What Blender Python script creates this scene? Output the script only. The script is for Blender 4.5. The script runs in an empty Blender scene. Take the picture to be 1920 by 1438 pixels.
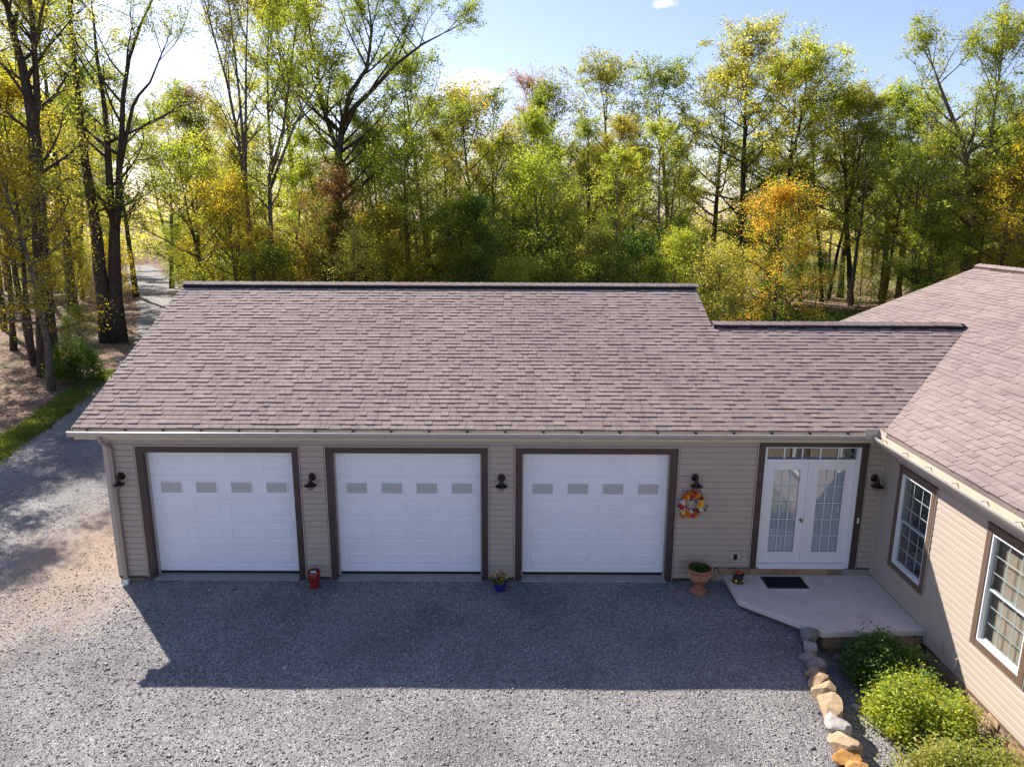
import bpy, math, random
import numpy as np
from mathutils import Vector, Matrix

random.seed(7)
RNG = np.random.default_rng(7)
scene = bpy.context.scene
COL = scene.collection

# ------------------------------------------------------------------ camera
CAM = (8.245, -13.909, 7.455)
PITCH, ROLL, FPX = math.radians(13.096), math.radians(0.253), 1352.6
cam_data = bpy.data.cameras.new("camera")
cam = bpy.data.objects.new("camera", cam_data)
COL.objects.link(cam)
cam_data.sensor_fit = 'HORIZONTAL'
cam_data.sensor_width = 36.0
cam_data.lens = 36.0 * FPX / 1920.0
cam_data.clip_start, cam_data.clip_end = 0.1, 2000.0
_f = Vector((0, math.cos(PITCH), -math.sin(PITCH)))
_r = Vector((1, 0, 0)); _u = _r.cross(_f)
_r2 = _r * math.cos(ROLL) + _u * math.sin(ROLL)
_u2 = -_r * math.sin(ROLL) + _u * math.cos(ROLL)
cam.matrix_world = Matrix(((_r2.x, _u2.x, -_f.x, CAM[0]), (_r2.y, _u2.y, -_f.y, CAM[1]),
                           (_r2.z, _u2.z, -_f.z, CAM[2]), (0, 0, 0, 1)))
scene.camera = cam

# ------------------------------------------------------------------ light
SUN_TO = Vector((-0.85, 1.0, 1.1)).normalized()      # direction towards the sun
SUN_EL = math.asin(SUN_TO.z)
SUN_AZ = math.atan2(SUN_TO.x, SUN_TO.y)              # from +Y, clockwise towards +X
SKY_STRENGTH, SUN_STRENGTH, EXPOSURE = 0.092, 4.9, 1.15
world = bpy.data.worlds.new("World")
scene.world = world
world.use_nodes = True
wn, wl = world.node_tree.nodes, world.node_tree.links
wn.clear()
wo = wn.new('ShaderNodeOutputWorld'); bg = wn.new('ShaderNodeBackground')
sky = wn.new('ShaderNodeTexSky'); sky.sky_type = 'NISHITA'
sky.sun_disc = False
sky.sun_elevation = SUN_EL
sky.sun_rotation = SUN_AZ
sky.altitude = 200; sky.air_density = 1.0; sky.dust_density = 0.9; sky.ozone_density = 3.0
bg.inputs['Strength'].default_value = SKY_STRENGTH
# thin fair-weather clouds: one small puff over the wood and a wisp higher up
tc = wn.new('ShaderNodeTexCoord')
def cloud(direction, half_w, half_h, noise_scale, amount):
    d = Vector(direction).normalized()
    side = Vector((d.y, -d.x, 0)).normalized(); up = side.cross(d)
    def dot(vec, scale):
        n = wn.new('ShaderNodeVectorMath'); n.operation = 'DOT_PRODUCT'
        n.inputs[1].default_value = vec * (1.0 / scale)
        wl.new(tc.outputs['Generated'], n.inputs[0]); return n.outputs['Value']
    a = dot(side, half_w); b = dot(up, half_h)
    cmb = wn.new('ShaderNodeCombineXYZ'); wl.new(a, cmb.inputs[0]); wl.new(b, cmb.inputs[1])
    ln = wn.new('ShaderNodeVectorMath'); ln.operation = 'LENGTH'; wl.new(cmb.outputs[0], ln.inputs[0])
    nz = wn.new('ShaderNodeTexNoise'); nz.inputs['Scale'].default_value = noise_scale
    nz.inputs['Detail'].default_value = 6; nz.inputs['Roughness'].default_value = 0.6
    wl.new(tc.outputs['Generated'], nz.inputs['Vector'])
    m1 = wn.new('ShaderNodeMath'); m1.operation = 'MULTIPLY_ADD'
    wl.new(nz.outputs['Fac'], m1.inputs[0]); m1.inputs[1].default_value = 2.2; m1.inputs[2].default_value = -1.1
    m2 = wn.new('ShaderNodeMath'); m2.operation = 'SUBTRACT'
    wl.new(m1.outputs[0], m2.inputs[0]); wl.new(ln.outputs['Value'], m2.inputs[1])
    m3 = wn.new('ShaderNodeMapRange'); m3.interpolation_type = 'SMOOTHSTEP'
    wl.new(m2.outputs[0], m3.inputs['Value'])
    m3.inputs['From Min'].default_value = -1.1; m3.inputs['From Max'].default_value = -0.35
    m3.inputs['To Min'].default_value = 0.0; m3.inputs['To Max'].default_value = amount
    dd = wn.new('ShaderNodeVectorMath'); dd.operation = 'DOT_PRODUCT'; dd.inputs[1].default_value = d
    wl.new(tc.outputs['Generated'], dd.inputs[0])
    gt = wn.new('ShaderNodeMath'); gt.operation = 'GREATER_THAN'; gt.inputs[1].default_value = 0.0
    wl.new(dd.outputs['Value'], gt.inputs[0])
    mm = wn.new('ShaderNodeMath'); mm.operation = 'MULTIPLY'
    wl.new(m3.outputs[0], mm.inputs[0]); wl.new(gt.outputs[0], mm.inputs[1])
    return mm.outputs[0]
def pix_dir(u, v):
    return _f + _r2 * ((u - 960) / FPX) - _u2 * ((v - 719) / FPX)
col = sky.outputs['Color']
for args in ((pix_dir(903, 163), 0.052, 0.019, 22.0, 0.62), (pix_dir(1244, 8), 0.016, 0.006, 40.0, 0.45), (pix_dir(815, 185), 0.05, 0.012, 20.0, 0.25)):
    mx = wn.new('ShaderNodeMix'); mx.data_type = 'RGBA'
    wl.new(cloud(*args), mx.inputs['Factor']); wl.new(col, mx.inputs['A'])
    mx.inputs['B'].default_value = (8.6, 8.6, 8.7, 1)
    col = mx.outputs['Result']
tint = wn.new('ShaderNodeMix'); tint.data_type = 'RGBA'; tint.blend_type = 'MULTIPLY'; tint.inputs['Factor'].default_value = 1.0
wl.new(col, tint.inputs['A']); tint.inputs['B'].default_value = (1.02, .895, .945, 1)      # white balance of the camera
wl.new(tint.outputs['Result'], bg.inputs['Color']); wl.new(bg.outputs[0], wo.inputs[0])

sun_data = bpy.data.lights.new("sun", 'SUN')
sun_data.energy = SUN_STRENGTH; sun_data.angle = math.radians(0.53); sun_data.color = (1.0, 0.925, 0.835)
sun = bpy.data.objects.new("sun", sun_data); COL.objects.link(sun)
sun.rotation_euler = (-SUN_TO).to_track_quat('-Z', 'Y').to_euler()
sun.location = (-20, 20, 30)

vs = scene.view_settings
vs.view_transform = 'Standard'; vs.look = 'None'; vs.exposure = EXPOSURE; vs.gamma = 1.0
vs.use_curve_mapping = False
scene.render.engine = 'CYCLES'
scene.cycles.max_bounces = 12
scene.cycles.diffuse_bounces = 8
scene.cycles.transmission_bounces = 10
scene.cycles.transparent_max_bounces = 8

# ------------------------------------------------------------------ helpers
WPOS = {}          # world position of every parent (no rotations on parents that get children built in world space)
def link(o, parent=None):
    COL.objects.link(o)
    if parent is not None: o.parent = parent
    return o
def tag(o, label=None, cat=None, group=None, kind=None):
    if label: o['label'] = label
    if cat: o['category'] = cat
    if group: o['group'] = group
    if kind: o['kind'] = kind
    return o
def empty(name, loc, label=None, cat=None, group=None, parent=None):
    o = bpy.data.objects.new(name, None); o.empty_display_size = 0.2
    link(o, parent)
    base = WPOS.get(parent.name, Vector()) if parent else Vector()
    o.location = Vector(loc) - base
    WPOS[o.name] = Vector(loc)
    return tag(o, label, cat, group)
def obj(name, me, parent=None, mat=None):
    o = bpy.data.objects.new(name, me); link(o, parent)
    if mat is not None and not me.materials: me.materials.append(mat)
    WPOS[o.name] = WPOS.get(parent.name, Vector()).copy() if parent else Vector()
    return o
class MB:
    """collects simple solids given in world coordinates"""
    def __init__(s): s.v = []; s.f = []; s.mi = []
    def add(s, vs, fs, m=0):
        b = len(s.v); s.v += [tuple(p) for p in vs]; s.f += [tuple(b + i for i in f) for f in fs]; s.mi += [m] * len(fs)
    def box(s, x0, x1, y0, y1, z0, z1, m=0):
        s.add([(x0,y0,z0),(x1,y0,z0),(x1,y1,z0),(x0,y1,z0),(x0,y0,z1),(x1,y0,z1),(x1,y1,z1),(x0,y1,z1)],
              [(0,3,2,1),(4,5,6,7),(0,1,5,4),(1,2,6,5),(2,3,7,6),(3,0,4,7)], m)
    def prism(s, poly, a, b, axis, m=0):
        """polygon (2-D) swept along an axis: axis x -> poly is (y,z); y -> (x,z); z -> (x,y)"""
        n = len(poly)
        def P(p, t): return (t,p[0],p[1]) if axis == 'x' else ((p[0],t,p[1]) if axis == 'y' else (p[0],p[1],t))
        vs = [P(p,a) for p in poly] + [P(p,b) for p in poly]
        fs = [(i,(i+1)%n,n+(i+1)%n,n+i) for i in range(n)] + [tuple(range(n-1,-1,-1)), tuple(range(n,2*n))]
        s.add(vs, fs, m)
    def tube(s, pts, rad, n=6, cap=True, m=0):
        pts = [Vector(p) for p in pts]
        if not hasattr(rad, '__len__'): rad = [rad]*len(pts)
        t0 = (pts[1]-pts[0]).normalized(); ref = Vector((1,0,0)) if abs(t0.x) < .8 else Vector((0,1,0))
        vs = []
        for i, p in enumerate(pts):
            t = (pts[min(i+1,len(pts)-1)] - pts[max(i-1,0)]).normalized()
            a = ref - t*ref.dot(t); a.normalize(); b = t.cross(a); ref = a
            for k in range(n):
                an = 2*math.pi*k/n; vs.append(p + (a*math.cos(an) + b*math.sin(an))*rad[i])
        fs = [(i*n+k, i*n+(k+1)%n, (i+1)*n+(k+1)%n, (i+1)*n+k) for i in range(len(pts)-1) for k in range(n)]
        if cap: fs += [tuple(range(n-1,-1,-1)), tuple(range((len(pts)-1)*n, len(pts)*n))]
        s.add(vs, fs, m)
    def lathe(s, prof, c, n=20, m=0, tilt=None):
        vs = []
        for r, z in prof:
            for k in range(n):
                an = 2*math.pi*k/n; p = Vector((r*math.cos(an), r*math.sin(an), z))
                if tilt is not None: p = tilt @ p
                vs.append(Vector(c) + p)
        fs = [(i*n+k, i*n+(k+1)%n, (i+1)*n+(k+1)%n, (i+1)*n+k) for i in range(len(prof)-1) for k in range(n)]
        if prof[0][0] > 1e-4: fs.append(tuple(range(n-1,-1,-1)))
        if prof[-1][0] > 1e-4: fs.append(tuple(range((len(prof)-1)*n, len(prof)*n)))
        s.add(vs, fs, m)
    def torus(s, c, R, r, n=24, k=8, rot=None, m=0):
        vs = []
        for i in range(n):
            a = 2*math.pi*i/n
            for j in range(k):
                b = 2*math.pi*j/k; p = Vector(((R+r*math.cos(b))*math.cos(a), (R+r*math.cos(b))*math.sin(a), r*math.sin(b)))
                if rot is not None: p = rot @ p
                vs.append(Vector(c)+p)
        fs = [(i*k+j, ((i+1)%n)*k+j, ((i+1)%n)*k+(j+1)%k, i*k+(j+1)%k) for i in range(n) for j in range(k)]
        s.add(vs, fs, m)
    def mesh(s, name, off=(0,0,0), mats=(), smooth=False):
        me = bpy.data.meshes.new(name)
        ox, oy, oz = off
        me.from_pydata([(x-ox,y-oy,z-oz) for x,y,z in s.v], [], s.f)
        for m in mats: me.materials.append(m)
        if len(mats) > 1: me.polygons.foreach_set('material_index', s.mi)
        if smooth: me.polygons.foreach_set('use_smooth', [True]*len(s.f))
        me.update(); return me
    def build(s, name, mat, parent=None, smooth=False, bevel=0):
        off = WPOS.get(parent.name, Vector()) if parent else Vector()
        mats = mat if isinstance(mat, (list, tuple)) else [mat]
        o = obj(name, s.mesh(name, off, mats, smooth), parent)
        if bevel:
            b = o.modifiers.new('edge', 'BEVEL'); b.width = bevel; b.segments = 2; b.limit_method = 'ANGLE'
        if smooth:
            try:
                o.data.set_sharp_from_angle(angle=math.radians(40))
            except Exception: pass
        return o
def np_mesh(name, V, F, mat, uvcol=None):
    """fast mesh from arrays; F is (n,3) or (n,4)"""
    me = bpy.data.meshes.new(name)
    V = np.ascontiguousarray(V, dtype=np.float32); F = np.ascontiguousarray(F, dtype=np.int32)
    k = F.shape[1]
    me.vertices.add(len(V)); me.vertices.foreach_set('co', V.ravel())
    me.loops.add(F.size); me.loops.foreach_set('vertex_index', F.ravel())
    me.polygons.add(len(F)); me.polygons.foreach_set('loop_start', np.arange(0, F.size, k, dtype=np.int32))
    try: me.polygons.foreach_set('loop_total', np.full(len(F), k, dtype=np.int32))
    except Exception: pass
    me.materials.append(mat); me.update(calc_edges=True); return me

# ------------------------------------------------------------------ materials
def M(name):
    m = bpy.data.materials.new(name); m.use_nodes = True
    nt = m.node_tree; b = nt.nodes['Principled BSDF']; return m, nt, b
def setin(b, k, v):
    if k in b.inputs: b.inputs[k].default_value = v
def node(nt, t, **kw):
    n = nt.nodes.new(t)
    for k, v in kw.items(): setattr(n, k, v)
    return n
def ramp(nt, fac, stops):
    r = nt.nodes.new('ShaderNodeValToRGB'); e = r.color_ramp.elements
    while len(e) < len(stops): e.new(0.5)
    for i, (p, c) in enumerate(stops): e[i].position = p; e[i].color = (*c, 1)
    nt.links.new(fac, r.inputs['Fac']); return r.outputs['Color']
def noise(nt, scale, detail=4, rough=.6, vec=None, dist=0):
    n = nt.nodes.new('ShaderNodeTexNoise'); n.inputs['Scale'].default_value = scale
    n.inputs['Detail'].default_value = detail; n.inputs['Roughness'].default_value = rough
    n.inputs['Distortion'].default_value = dist
    if vec is not None: nt.links.new(vec, n.inputs['Vector'])
    return n.outputs['Fac']
def wpos(nt):
    return nt.nodes.new('ShaderNodeNewGeometry').outputs['Position']
def scaled(nt, vec, s):
    n = nt.nodes.new('ShaderNodeMapping'); n.inputs['Scale'].default_value = s
    nt.links.new(vec, n.inputs['Vector']); return n.outputs['Vector']
def mixc(nt, fac, a, b, mode='MIX'):
    m = nt.nodes.new('ShaderNodeMix'); m.data_type = 'RGBA'; m.blend_type = mode
    for s, v in (('Factor', fac), ('A', a), ('B', b)):
        if isinstance(v, (int, float)): m.inputs[s].default_value = v
        elif isinstance(v, tuple): m.inputs[s].default_value = (*v, 1) if len(v) == 3 else v
        else: nt.links.new(v, m.inputs[s])
    return m.outputs['Result']
def math_n(nt, op, a, b=None):
    m = nt.nodes.new('ShaderNodeMath'); m.operation = op
    for i, v in enumerate((a, b)):
        if v is None: continue
        if isinstance(v, (int, float)): m.inputs[i].default_value = v
        else: nt.links.new(v, m.inputs[i])
    return m.outputs[0]
def bump(nt, b, h, strength, dist=.01):
    n = nt.nodes.new('ShaderNodeBump'); n.inputs['Strength'].default_value = strength; n.inputs['Distance'].default_value = dist
    nt.links.new(h, n.inputs['Height']); nt.links.new(n.outputs[0], b.inputs['Normal'])
def plain(name, col, rough=.6, var=.12, scale=6, spec=.4, metallic=0, fine=0, stretch=None):
    m, nt, b = M(name)
    p = wpos(nt)
    if stretch: p = scaled(nt, p, stretch)
    n = noise(nt, scale, 5, .65, p)
    lo = tuple(c*(1-var) for c in col); hi = tuple(min(1, c*(1+var)) for c in col)
    c = ramp(nt, n, [(.3, lo), (.7, hi)])
    nt.links.new(c, b.inputs['Base Color'])
    setin(b, 'Roughness', rough); setin(b, 'Specular IOR Level', spec); setin(b, 'Metallic', metallic)
    if fine: bump(nt, b, noise(nt, fine, 4, .7, p), .25, .004)
    return m
def rnd_piece(nt):
    """a number that differs from piece to piece, for separate objects and for islands of one mesh alike"""
    oi = nt.nodes.new('ShaderNodeObjectInfo'); g = nt.nodes.new('ShaderNodeNewGeometry')
    a = math_n(nt, 'MULTIPLY', oi.outputs['Random'], 7.31)
    s = math_n(nt, 'ADD', a, g.outputs['Random Per Island'])
    return math_n(nt, 'FRACT', s)

MAT = {}
MAT['siding'] = plain('siding_vinyl', (.42,.355,.29), .55, .05, 3, .35, fine=60, stretch=(1,1,8))
MAT['trim_tan'] = plain('tan_trim', (.46,.40,.335), .5, .04, 4)
MAT['brown'] = plain('brown_trim', (.062,.043,.036), .45, .1, 5, .4)
MAT['brown_wood'] = plain('brown_window_trim', (.135,.088,.062), .5, .1, 5, .4)
MAT['white'] = plain('white_paint', (.80,.80,.80), .38, .02, 3, .5)
MAT['white_door'] = plain('white_steel', (.83,.845,.875), .42, .03, 1.5, .45)
MAT['gutter'] = plain('gutter_aluminium', (.44,.405,.36), .35, .08, 4, .5)
MAT['downspout'] = plain('downspout_aluminium', (.30,.255,.215), .38, .08, 4, .5)
MAT['fascia'] = plain('fascia_tan', (.55,.46,.35), .5, .06, 4)
MAT['black'] = plain('black_plastic', (.014,.014,.016), .5, .2, 10)
MAT['bronze'] = plain('bronze_metal', (.035,.019,.014), .35, .3, 20, .5, metallic=.5)
MAT['unlit_room'] = plain('dark_interior', (.02,.02,.022), .9, .2, 4)  # near-black colour stands in for the unlit rooms behind the glass
MAT['concrete'] = plain('threshold_concrete', (.30,.285,.26), .85, .16, 5, .2, fine=90)
MAT['vent_black'] = plain('ridge_vent_black', (.012,.012,.014), .75, .2, 30)

def mat_concrete_slab():
    m, nt, b = M('porch_concrete'); p = wpos(nt)
    n1 = noise(nt, 1.3, 6, .62, p, .6); n2 = noise(nt, 14, 5, .7, p)
    c = ramp(nt, n1, [(.30,(.46,.405,.365)),(.45,(.64,.57,.515)),(.72,(.74,.665,.61))])
    c = mixc(nt, .35, c, ramp(nt, n2, [(.3,(.34,.305,.28)),(.7,(.66,.60,.56))]))
    nt.links.new(c, b.inputs['Base Color']); setin(b,'Roughness',.8); setin(b,'Specular IOR Level',.25)
    bump(nt, b, noise(nt, 60, 4, .7, p), .3, .004); return m
MAT['slab'] = mat_concrete_slab()

def mat_shingle():
    m, nt, b = M('asphalt_shingle'); p = wpos(nt)
    r = rnd_piece(nt)
    c = ramp(nt, r, [(0,(.140,.103,.094)),(.3,(.198,.152,.138)),(.55,(.235,.184,.166)),(.8,(.268,.217,.197)),(1,(.185,.137,.126))])
    g = noise(nt, 240, 3, .8, p)
    c = mixc(nt, .5, c, ramp(nt, g, [(.3,(.12,.09,.085)),(.5,(.25,.20,.185)),(.72,(.40,.34,.32))]))
    big = noise(nt, .5, 3, .5, p)
    c = mixc(nt, .35, c, ramp(nt, big, [(.35,(.20,.155,.15)),(.65,(.285,.225,.205))]))
    streak = noise(nt, 1.0, 4, .6, scaled(nt, p, (7, .5, .5)))
    c = mixc(nt, 1.0, c, ramp(nt, streak, [(.32,(.80,.79,.80)),(.5,(1,1,1)),(.75,(1.0,1.0,1.0))]), 'MULTIPLY')
    nt.links.new(c, b.inputs['Base Color']); setin(b,'Roughness',.88); setin(b,'Specular IOR Level',.25)
    bump(nt, b, g, .35, .003); return m
MAT['shingle'] = mat_shingle()

def mat_stone(name, stops, scale=5):
    m, nt, b = M(name); p = wpos(nt)
    r = rnd_piece(nt)
    c = ramp(nt, r, stops)
    n = noise(nt, scale, 7, .68, p, .8)
    c = mixc(nt, .8, c, ramp(nt, n, [(.25,(.30,.28,.27)),(.5,(.8,.78,.76)),(.75,(1.2,1.15,1.1))]), 'MULTIPLY')
    nt.links.new(c, b.inputs['Base Color']); setin(b,'Roughness',.85); setin(b,'Specular IOR Level',.25)
    bump(nt, b, noise(nt, scale*6, 5, .7, p), .6, .012); return m
MAT['fstone'] = mat_stone('foundation_fieldstone', [(0,(.36,.20,.09)),(.2,(.26,.20,.15)),(.4,(.40,.25,.12)),(.6,(.22,.19,.165)),(.8,(.42,.30,.19)),(1,(.30,.19,.11))], 7)
MAT['mortar'] = plain('mortar', (.12,.105,.09), .9, .2, 20, fine=60)

def mat_gravel(name, dark, mid, light, tan):
    """loose crushed stone; a tan drift of leaf crumbs lies by the garage corner"""
    m, nt, b = M(name); p = wpos(nt)
    v = node(nt, 'ShaderNodeTexVoronoi'); v.inputs['Scale'].default_value = 62
    nt.links.new(p, v.inputs['Vector'])
    sep = node(nt, 'ShaderNodeSeparateColor'); nt.links.new(v.outputs['Color'], sep.inputs[0])
    c = ramp(nt, sep.outputs[0], [(0,dark),(.55,mid),(.9,light),(1,(min(1,light[0]*1.5),min(1,light[1]*1.5),min(1,light[2]*1.5)))])
    n = noise(nt, .55, 5, .6, p)
    c = mixc(nt, 1.0, c, ramp(nt, n, [(.3,(.62,.62,.64)),(.55,(1,1,1)),(.8,(1.2,1.17,1.13))]), 'MULTIPLY')
    if tan:
        # a drift of tan leaf crumbs and clay beside the garage's left corner
        sub = node(nt, 'ShaderNodeVectorMath', operation='SUBTRACT'); nt.links.new(p, sub.inputs[0]); sub.inputs[1].default_value = (-1.1, 1.9, 0)
        sc = node(nt, 'ShaderNodeVectorMath', operation='MULTIPLY'); nt.links.new(sub.outputs[0], sc.inputs[0]); sc.inputs[1].default_value = (.50, .25, 0)
        ln = node(nt, 'ShaderNodeVectorMath', operation='LENGTH'); nt.links.new(sc.outputs[0], ln.inputs[0])
        w = math_n(nt, 'ADD', ln.outputs['Value'], math_n(nt, 'MULTIPLY', math_n(nt, 'SUBTRACT', noise(nt, 1.6, 7, .75, p), .5), 2.2))
        mr = node(nt, 'ShaderNodeMapRange'); nt.links.new(w, mr.inputs['Value']); mr.inputs['From Min'].default_value = .25; mr.inputs['From Max'].default_value = 1.3
        mr.inputs['To Min'].default_value = .95; mr.inputs['To Max'].default_value = 0
        tcol = ramp(nt, sep.outputs[1], [(0,(.17,.115,.085)),(.5,(.28,.21,.155)),(1,(.42,.345,.275))])
        c = mixc(nt, mr.outputs[0], c, tcol)
    nt.links.new(c, b.inputs['Base Color']); setin(b,'Roughness',.9); setin(b,'Specular IOR Level',.25)
    h = math_n(nt, 'SUBTRACT', 1.0, v.outputs['Distance'])
    bump(nt, b, math_n(nt,'ADD',h, math_n(nt,'MULTIPLY',noise(nt, 6, 4, .6, p),1.2)), .6, .014); return m
MAT['gravel'] = mat_gravel('gravel_bed', (.105,.104,.110), (.200,.194,.194), (.33,.315,.303), True)

def mat_pebble():
    m, nt, b = M('crushed_stone'); g = node(nt,'ShaderNodeNewGeometry')
    c = ramp(nt, g.outputs['Random Per Island'], [(0,(.095,.092,.097)),(.3,(.165,.158,.158)),(.65,(.245,.232,.224)),(.88,(.36,.34,.32)),(.97,(.43,.36,.28)),(1,(.58,.56,.54))])
    p = wpos(nt)
    sub = node(nt, 'ShaderNodeVectorMath', operation='SUBTRACT'); nt.links.new(p, sub.inputs[0]); sub.inputs[1].default_value = (-1.1, 1.9, 0)
    sc = node(nt, 'ShaderNodeVectorMath', operation='MULTIPLY'); nt.links.new(sub.outputs[0], sc.inputs[0]); sc.inputs[1].default_value = (.50, .25, 0)
    ln = node(nt, 'ShaderNodeVectorMath', operation='LENGTH'); nt.links.new(sc.outputs[0], ln.inputs[0])
    w = math_n(nt, 'ADD', ln.outputs['Value'], math_n(nt, 'MULTIPLY', math_n(nt, 'SUBTRACT', noise(nt, 1.6, 7, .75, p), .5), 2.2))
    mr = node(nt, 'ShaderNodeMapRange'); nt.links.new(w, mr.inputs['Value']); mr.inputs['From Min'].default_value = .25; mr.inputs['From Max'].default_value = 1.3
    mr.inputs['To Min'].default_value = .9; mr.inputs['To Max'].default_value = 0
    c = mixc(nt, mr.outputs[0], c, ramp(nt, g.outputs['Random Per Island'], [(0,(.17,.115,.085)),(.5,(.30,.225,.165)),(1,(.50,.42,.335))]))
    nt.links.new(c, b.inputs['Base Color']); setin(b,'Roughness',.55); setin(b,'Specular IOR Level',.5); return m
MAT['pebble'] = mat_pebble()

def mat_floor():
    m, nt, b = M('forest_floor'); p = wpos(nt)
    n1 = noise(nt, .35, 5, .6, p, .5); n2 = noise(nt, 7, 6, .75, p, .3)
    c = ramp(nt, n2, [(.28,(.085,.055,.04)),(.45,(.19,.125,.09)),(.6,(.27,.195,.15)),(.78,(.37,.285,.225))])
    gr = ramp(nt, noise(nt, 14, 5, .7, p), [(.3,(.035,.055,.012)),(.7,(.10,.14,.03))])
    f = node(nt,'ShaderNodeMapRange'); nt.links.new(n1, f.inputs['Value']); f.inputs['From Min'].default_value=.55; f.inputs['From Max'].default_value=.70
    c = mixc(nt, f.outputs[0], c, gr)
    nt.links.new(c, b.inputs['Base Color']); setin(b,'Roughness',.95); setin(b,'Specular IOR Level',.15)
    bump(nt, b, n2, .8, .06); return m
MAT['floor'] = mat_floor()
def mat_lawn():
    m, nt, b = M('lawn_turf'); p = wpos(nt)
    c = ramp(nt, noise(nt, 1.2, 6, .7, p), [(.3,(.045,.075,.014)),(.5,(.085,.125,.022)),(.7,(.16,.165,.06))])
    nt.links.new(c, b.inputs['Base Color']); setin(b,'Roughness',.9); setin(b,'Specular IOR Level',.15)
    bump(nt, b, noise(nt, 30, 4, .7, p), .7, .04); return m
MAT['lawn'] = mat_lawn()

def leaf_mat(name, stops, trans=.58, gloss=.02, tmul=2.0, boost=1.0):
    m = bpy.data.materials.new(name); m.use_nodes = True; nt = m.node_tree; nt.nodes.clear()
    out = node(nt,'ShaderNodeOutputMaterial')
    g = node(nt,'ShaderNodeNewGeometry'); oi = node(nt,'ShaderNodeObjectInfo')
    big = noise(nt, .42, 3, .6, g.outputs['Position'])
    r = math_n(nt,'ADD', math_n(nt,'MULTIPLY',g.outputs['Random Per Island'],.52), math_n(nt,'MULTIPLY',math_n(nt,'SUBTRACT',big,.22),.62))
    r = math_n(nt,'ADD', r, math_n(nt,'MULTIPLY',math_n(nt,'SUBTRACT',oi.outputs['Random'],.5),.22))
    c = ramp(nt, r, [(p_, tuple(min(.62, q_*boost) for q_ in s_)) for p_, s_ in stops])
    d = node(nt,'ShaderNodeBsdfDiffuse'); t = node(nt,'ShaderNodeBsdfTranslucent'); gl = node(nt,'ShaderNodeBsdfGlossy')
    gl.inputs['Roughness'].default_value = .5
    nt.links.new(c, d.inputs[0])
    tc_ = mixc(nt, 1.0, c, (tmul*1.06, tmul, tmul*.62), 'MULTIPLY'); nt.links.new(tc_, t.inputs[0])
    a = node(nt,'ShaderNodeMixShader'); a.inputs[0].default_value = trans
    nt.links.new(d.outputs[0], a.inputs[1]); nt.links.new(t.outputs[0], a.inputs[2])
    e = node(nt,'ShaderNodeMixShader'); e.inputs[0].default_value = gloss
    nt.links.new(a.outputs[0], e.inputs[1]); nt.links.new(gl.outputs[0], e.inputs[2])
    nt.links.new(e.outputs[0], out.inputs[0]); return m
LEAF = {
 'green':  leaf_mat('leaf_green',  [(.1,(.050,.080,.014)),(.4,(.095,.125,.020)),(.7,(.155,.17,.028)),(.95,(.24,.215,.05))], boost=1.75),
 'olive':  leaf_mat('leaf_olive',  [(.1,(.075,.085,.020)),(.4,(.135,.145,.030)),(.7,(.20,.19,.045)),(.95,(.27,.225,.06))], boost=1.85),
 'lime':   leaf_mat('leaf_lime',   [(.1,(.085,.12,.016)),(.4,(.15,.19,.025)),(.7,(.24,.25,.032)),(.95,(.34,.28,.05))], boost=1.6),
 'yellow': leaf_mat('leaf_yellow', [(.1,(.16,.165,.022)),(.4,(.28,.25,.03)),(.7,(.40,.31,.035)),(.95,(.46,.28,.045))], boost=1.2),
 'gold':   leaf_mat('leaf_gold',   [(.1,(.13,.15,.02)),(.35,(.26,.235,.03)),(.65,(.39,.285,.035)),(.95,(.44,.22,.04))], boost=1.25),
 'orange': leaf_mat('leaf_orange', [(.1,(.06,.11,.015)),(.32,(.16,.19,.022)),(.5,(.30,.22,.03)),(.66,(.44,.19,.035)),(.85,(.48,.12,.045))], boost=1.5),
 'rust':   leaf_mat('leaf_rust',   [(.1,(.10,.075,.03)),(.5,(.20,.10,.05)),(.9,(.28,.13,.075))], boost=1.3),
 'deep':   leaf_mat('leaf_deep',   [(.1,(.022,.048,.010)),(.5,(.045,.085,.014)),(.9,(.09,.135,.022))], .5, boost=2.1),
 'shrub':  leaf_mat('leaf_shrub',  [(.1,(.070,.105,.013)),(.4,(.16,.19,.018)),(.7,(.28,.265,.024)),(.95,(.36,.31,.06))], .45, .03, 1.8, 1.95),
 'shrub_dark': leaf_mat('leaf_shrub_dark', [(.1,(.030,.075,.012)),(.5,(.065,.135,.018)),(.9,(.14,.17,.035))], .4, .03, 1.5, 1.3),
}
LEAF['grass'] = leaf_mat('grass_blade', [(.1,(.040,.065,.013)),(.5,(.085,.115,.020)),(.9,(.19,.18,.055))], .45, .02, 1.8, 1.5)
def mat_bark(name, a, bcol, c_):
    m, nt, b = M(name); p = wpos(nt)
    n = noise(nt, 3.0, 7, .7, scaled(nt, p, (4,4,.8)), 1.0)
    c = ramp(nt, n, [(.3,a),(.52,bcol),(.72,c_)])
    nt.links.new(c, b.inputs['Base Color']); setin(b,'Roughness',.92); setin(b,'Specular IOR Level',.15)
    bump(nt, b, n, .8, .04); return m
MAT['bark'] = mat_bark('bark_dark', (.030,.024,.020), (.070,.056,.045), (.13,.11,.092))
MAT['bark_pale'] = mat_bark('bark_pale', (.06,.052,.044), (.14,.127,.108), (.23,.21,.185))
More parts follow.
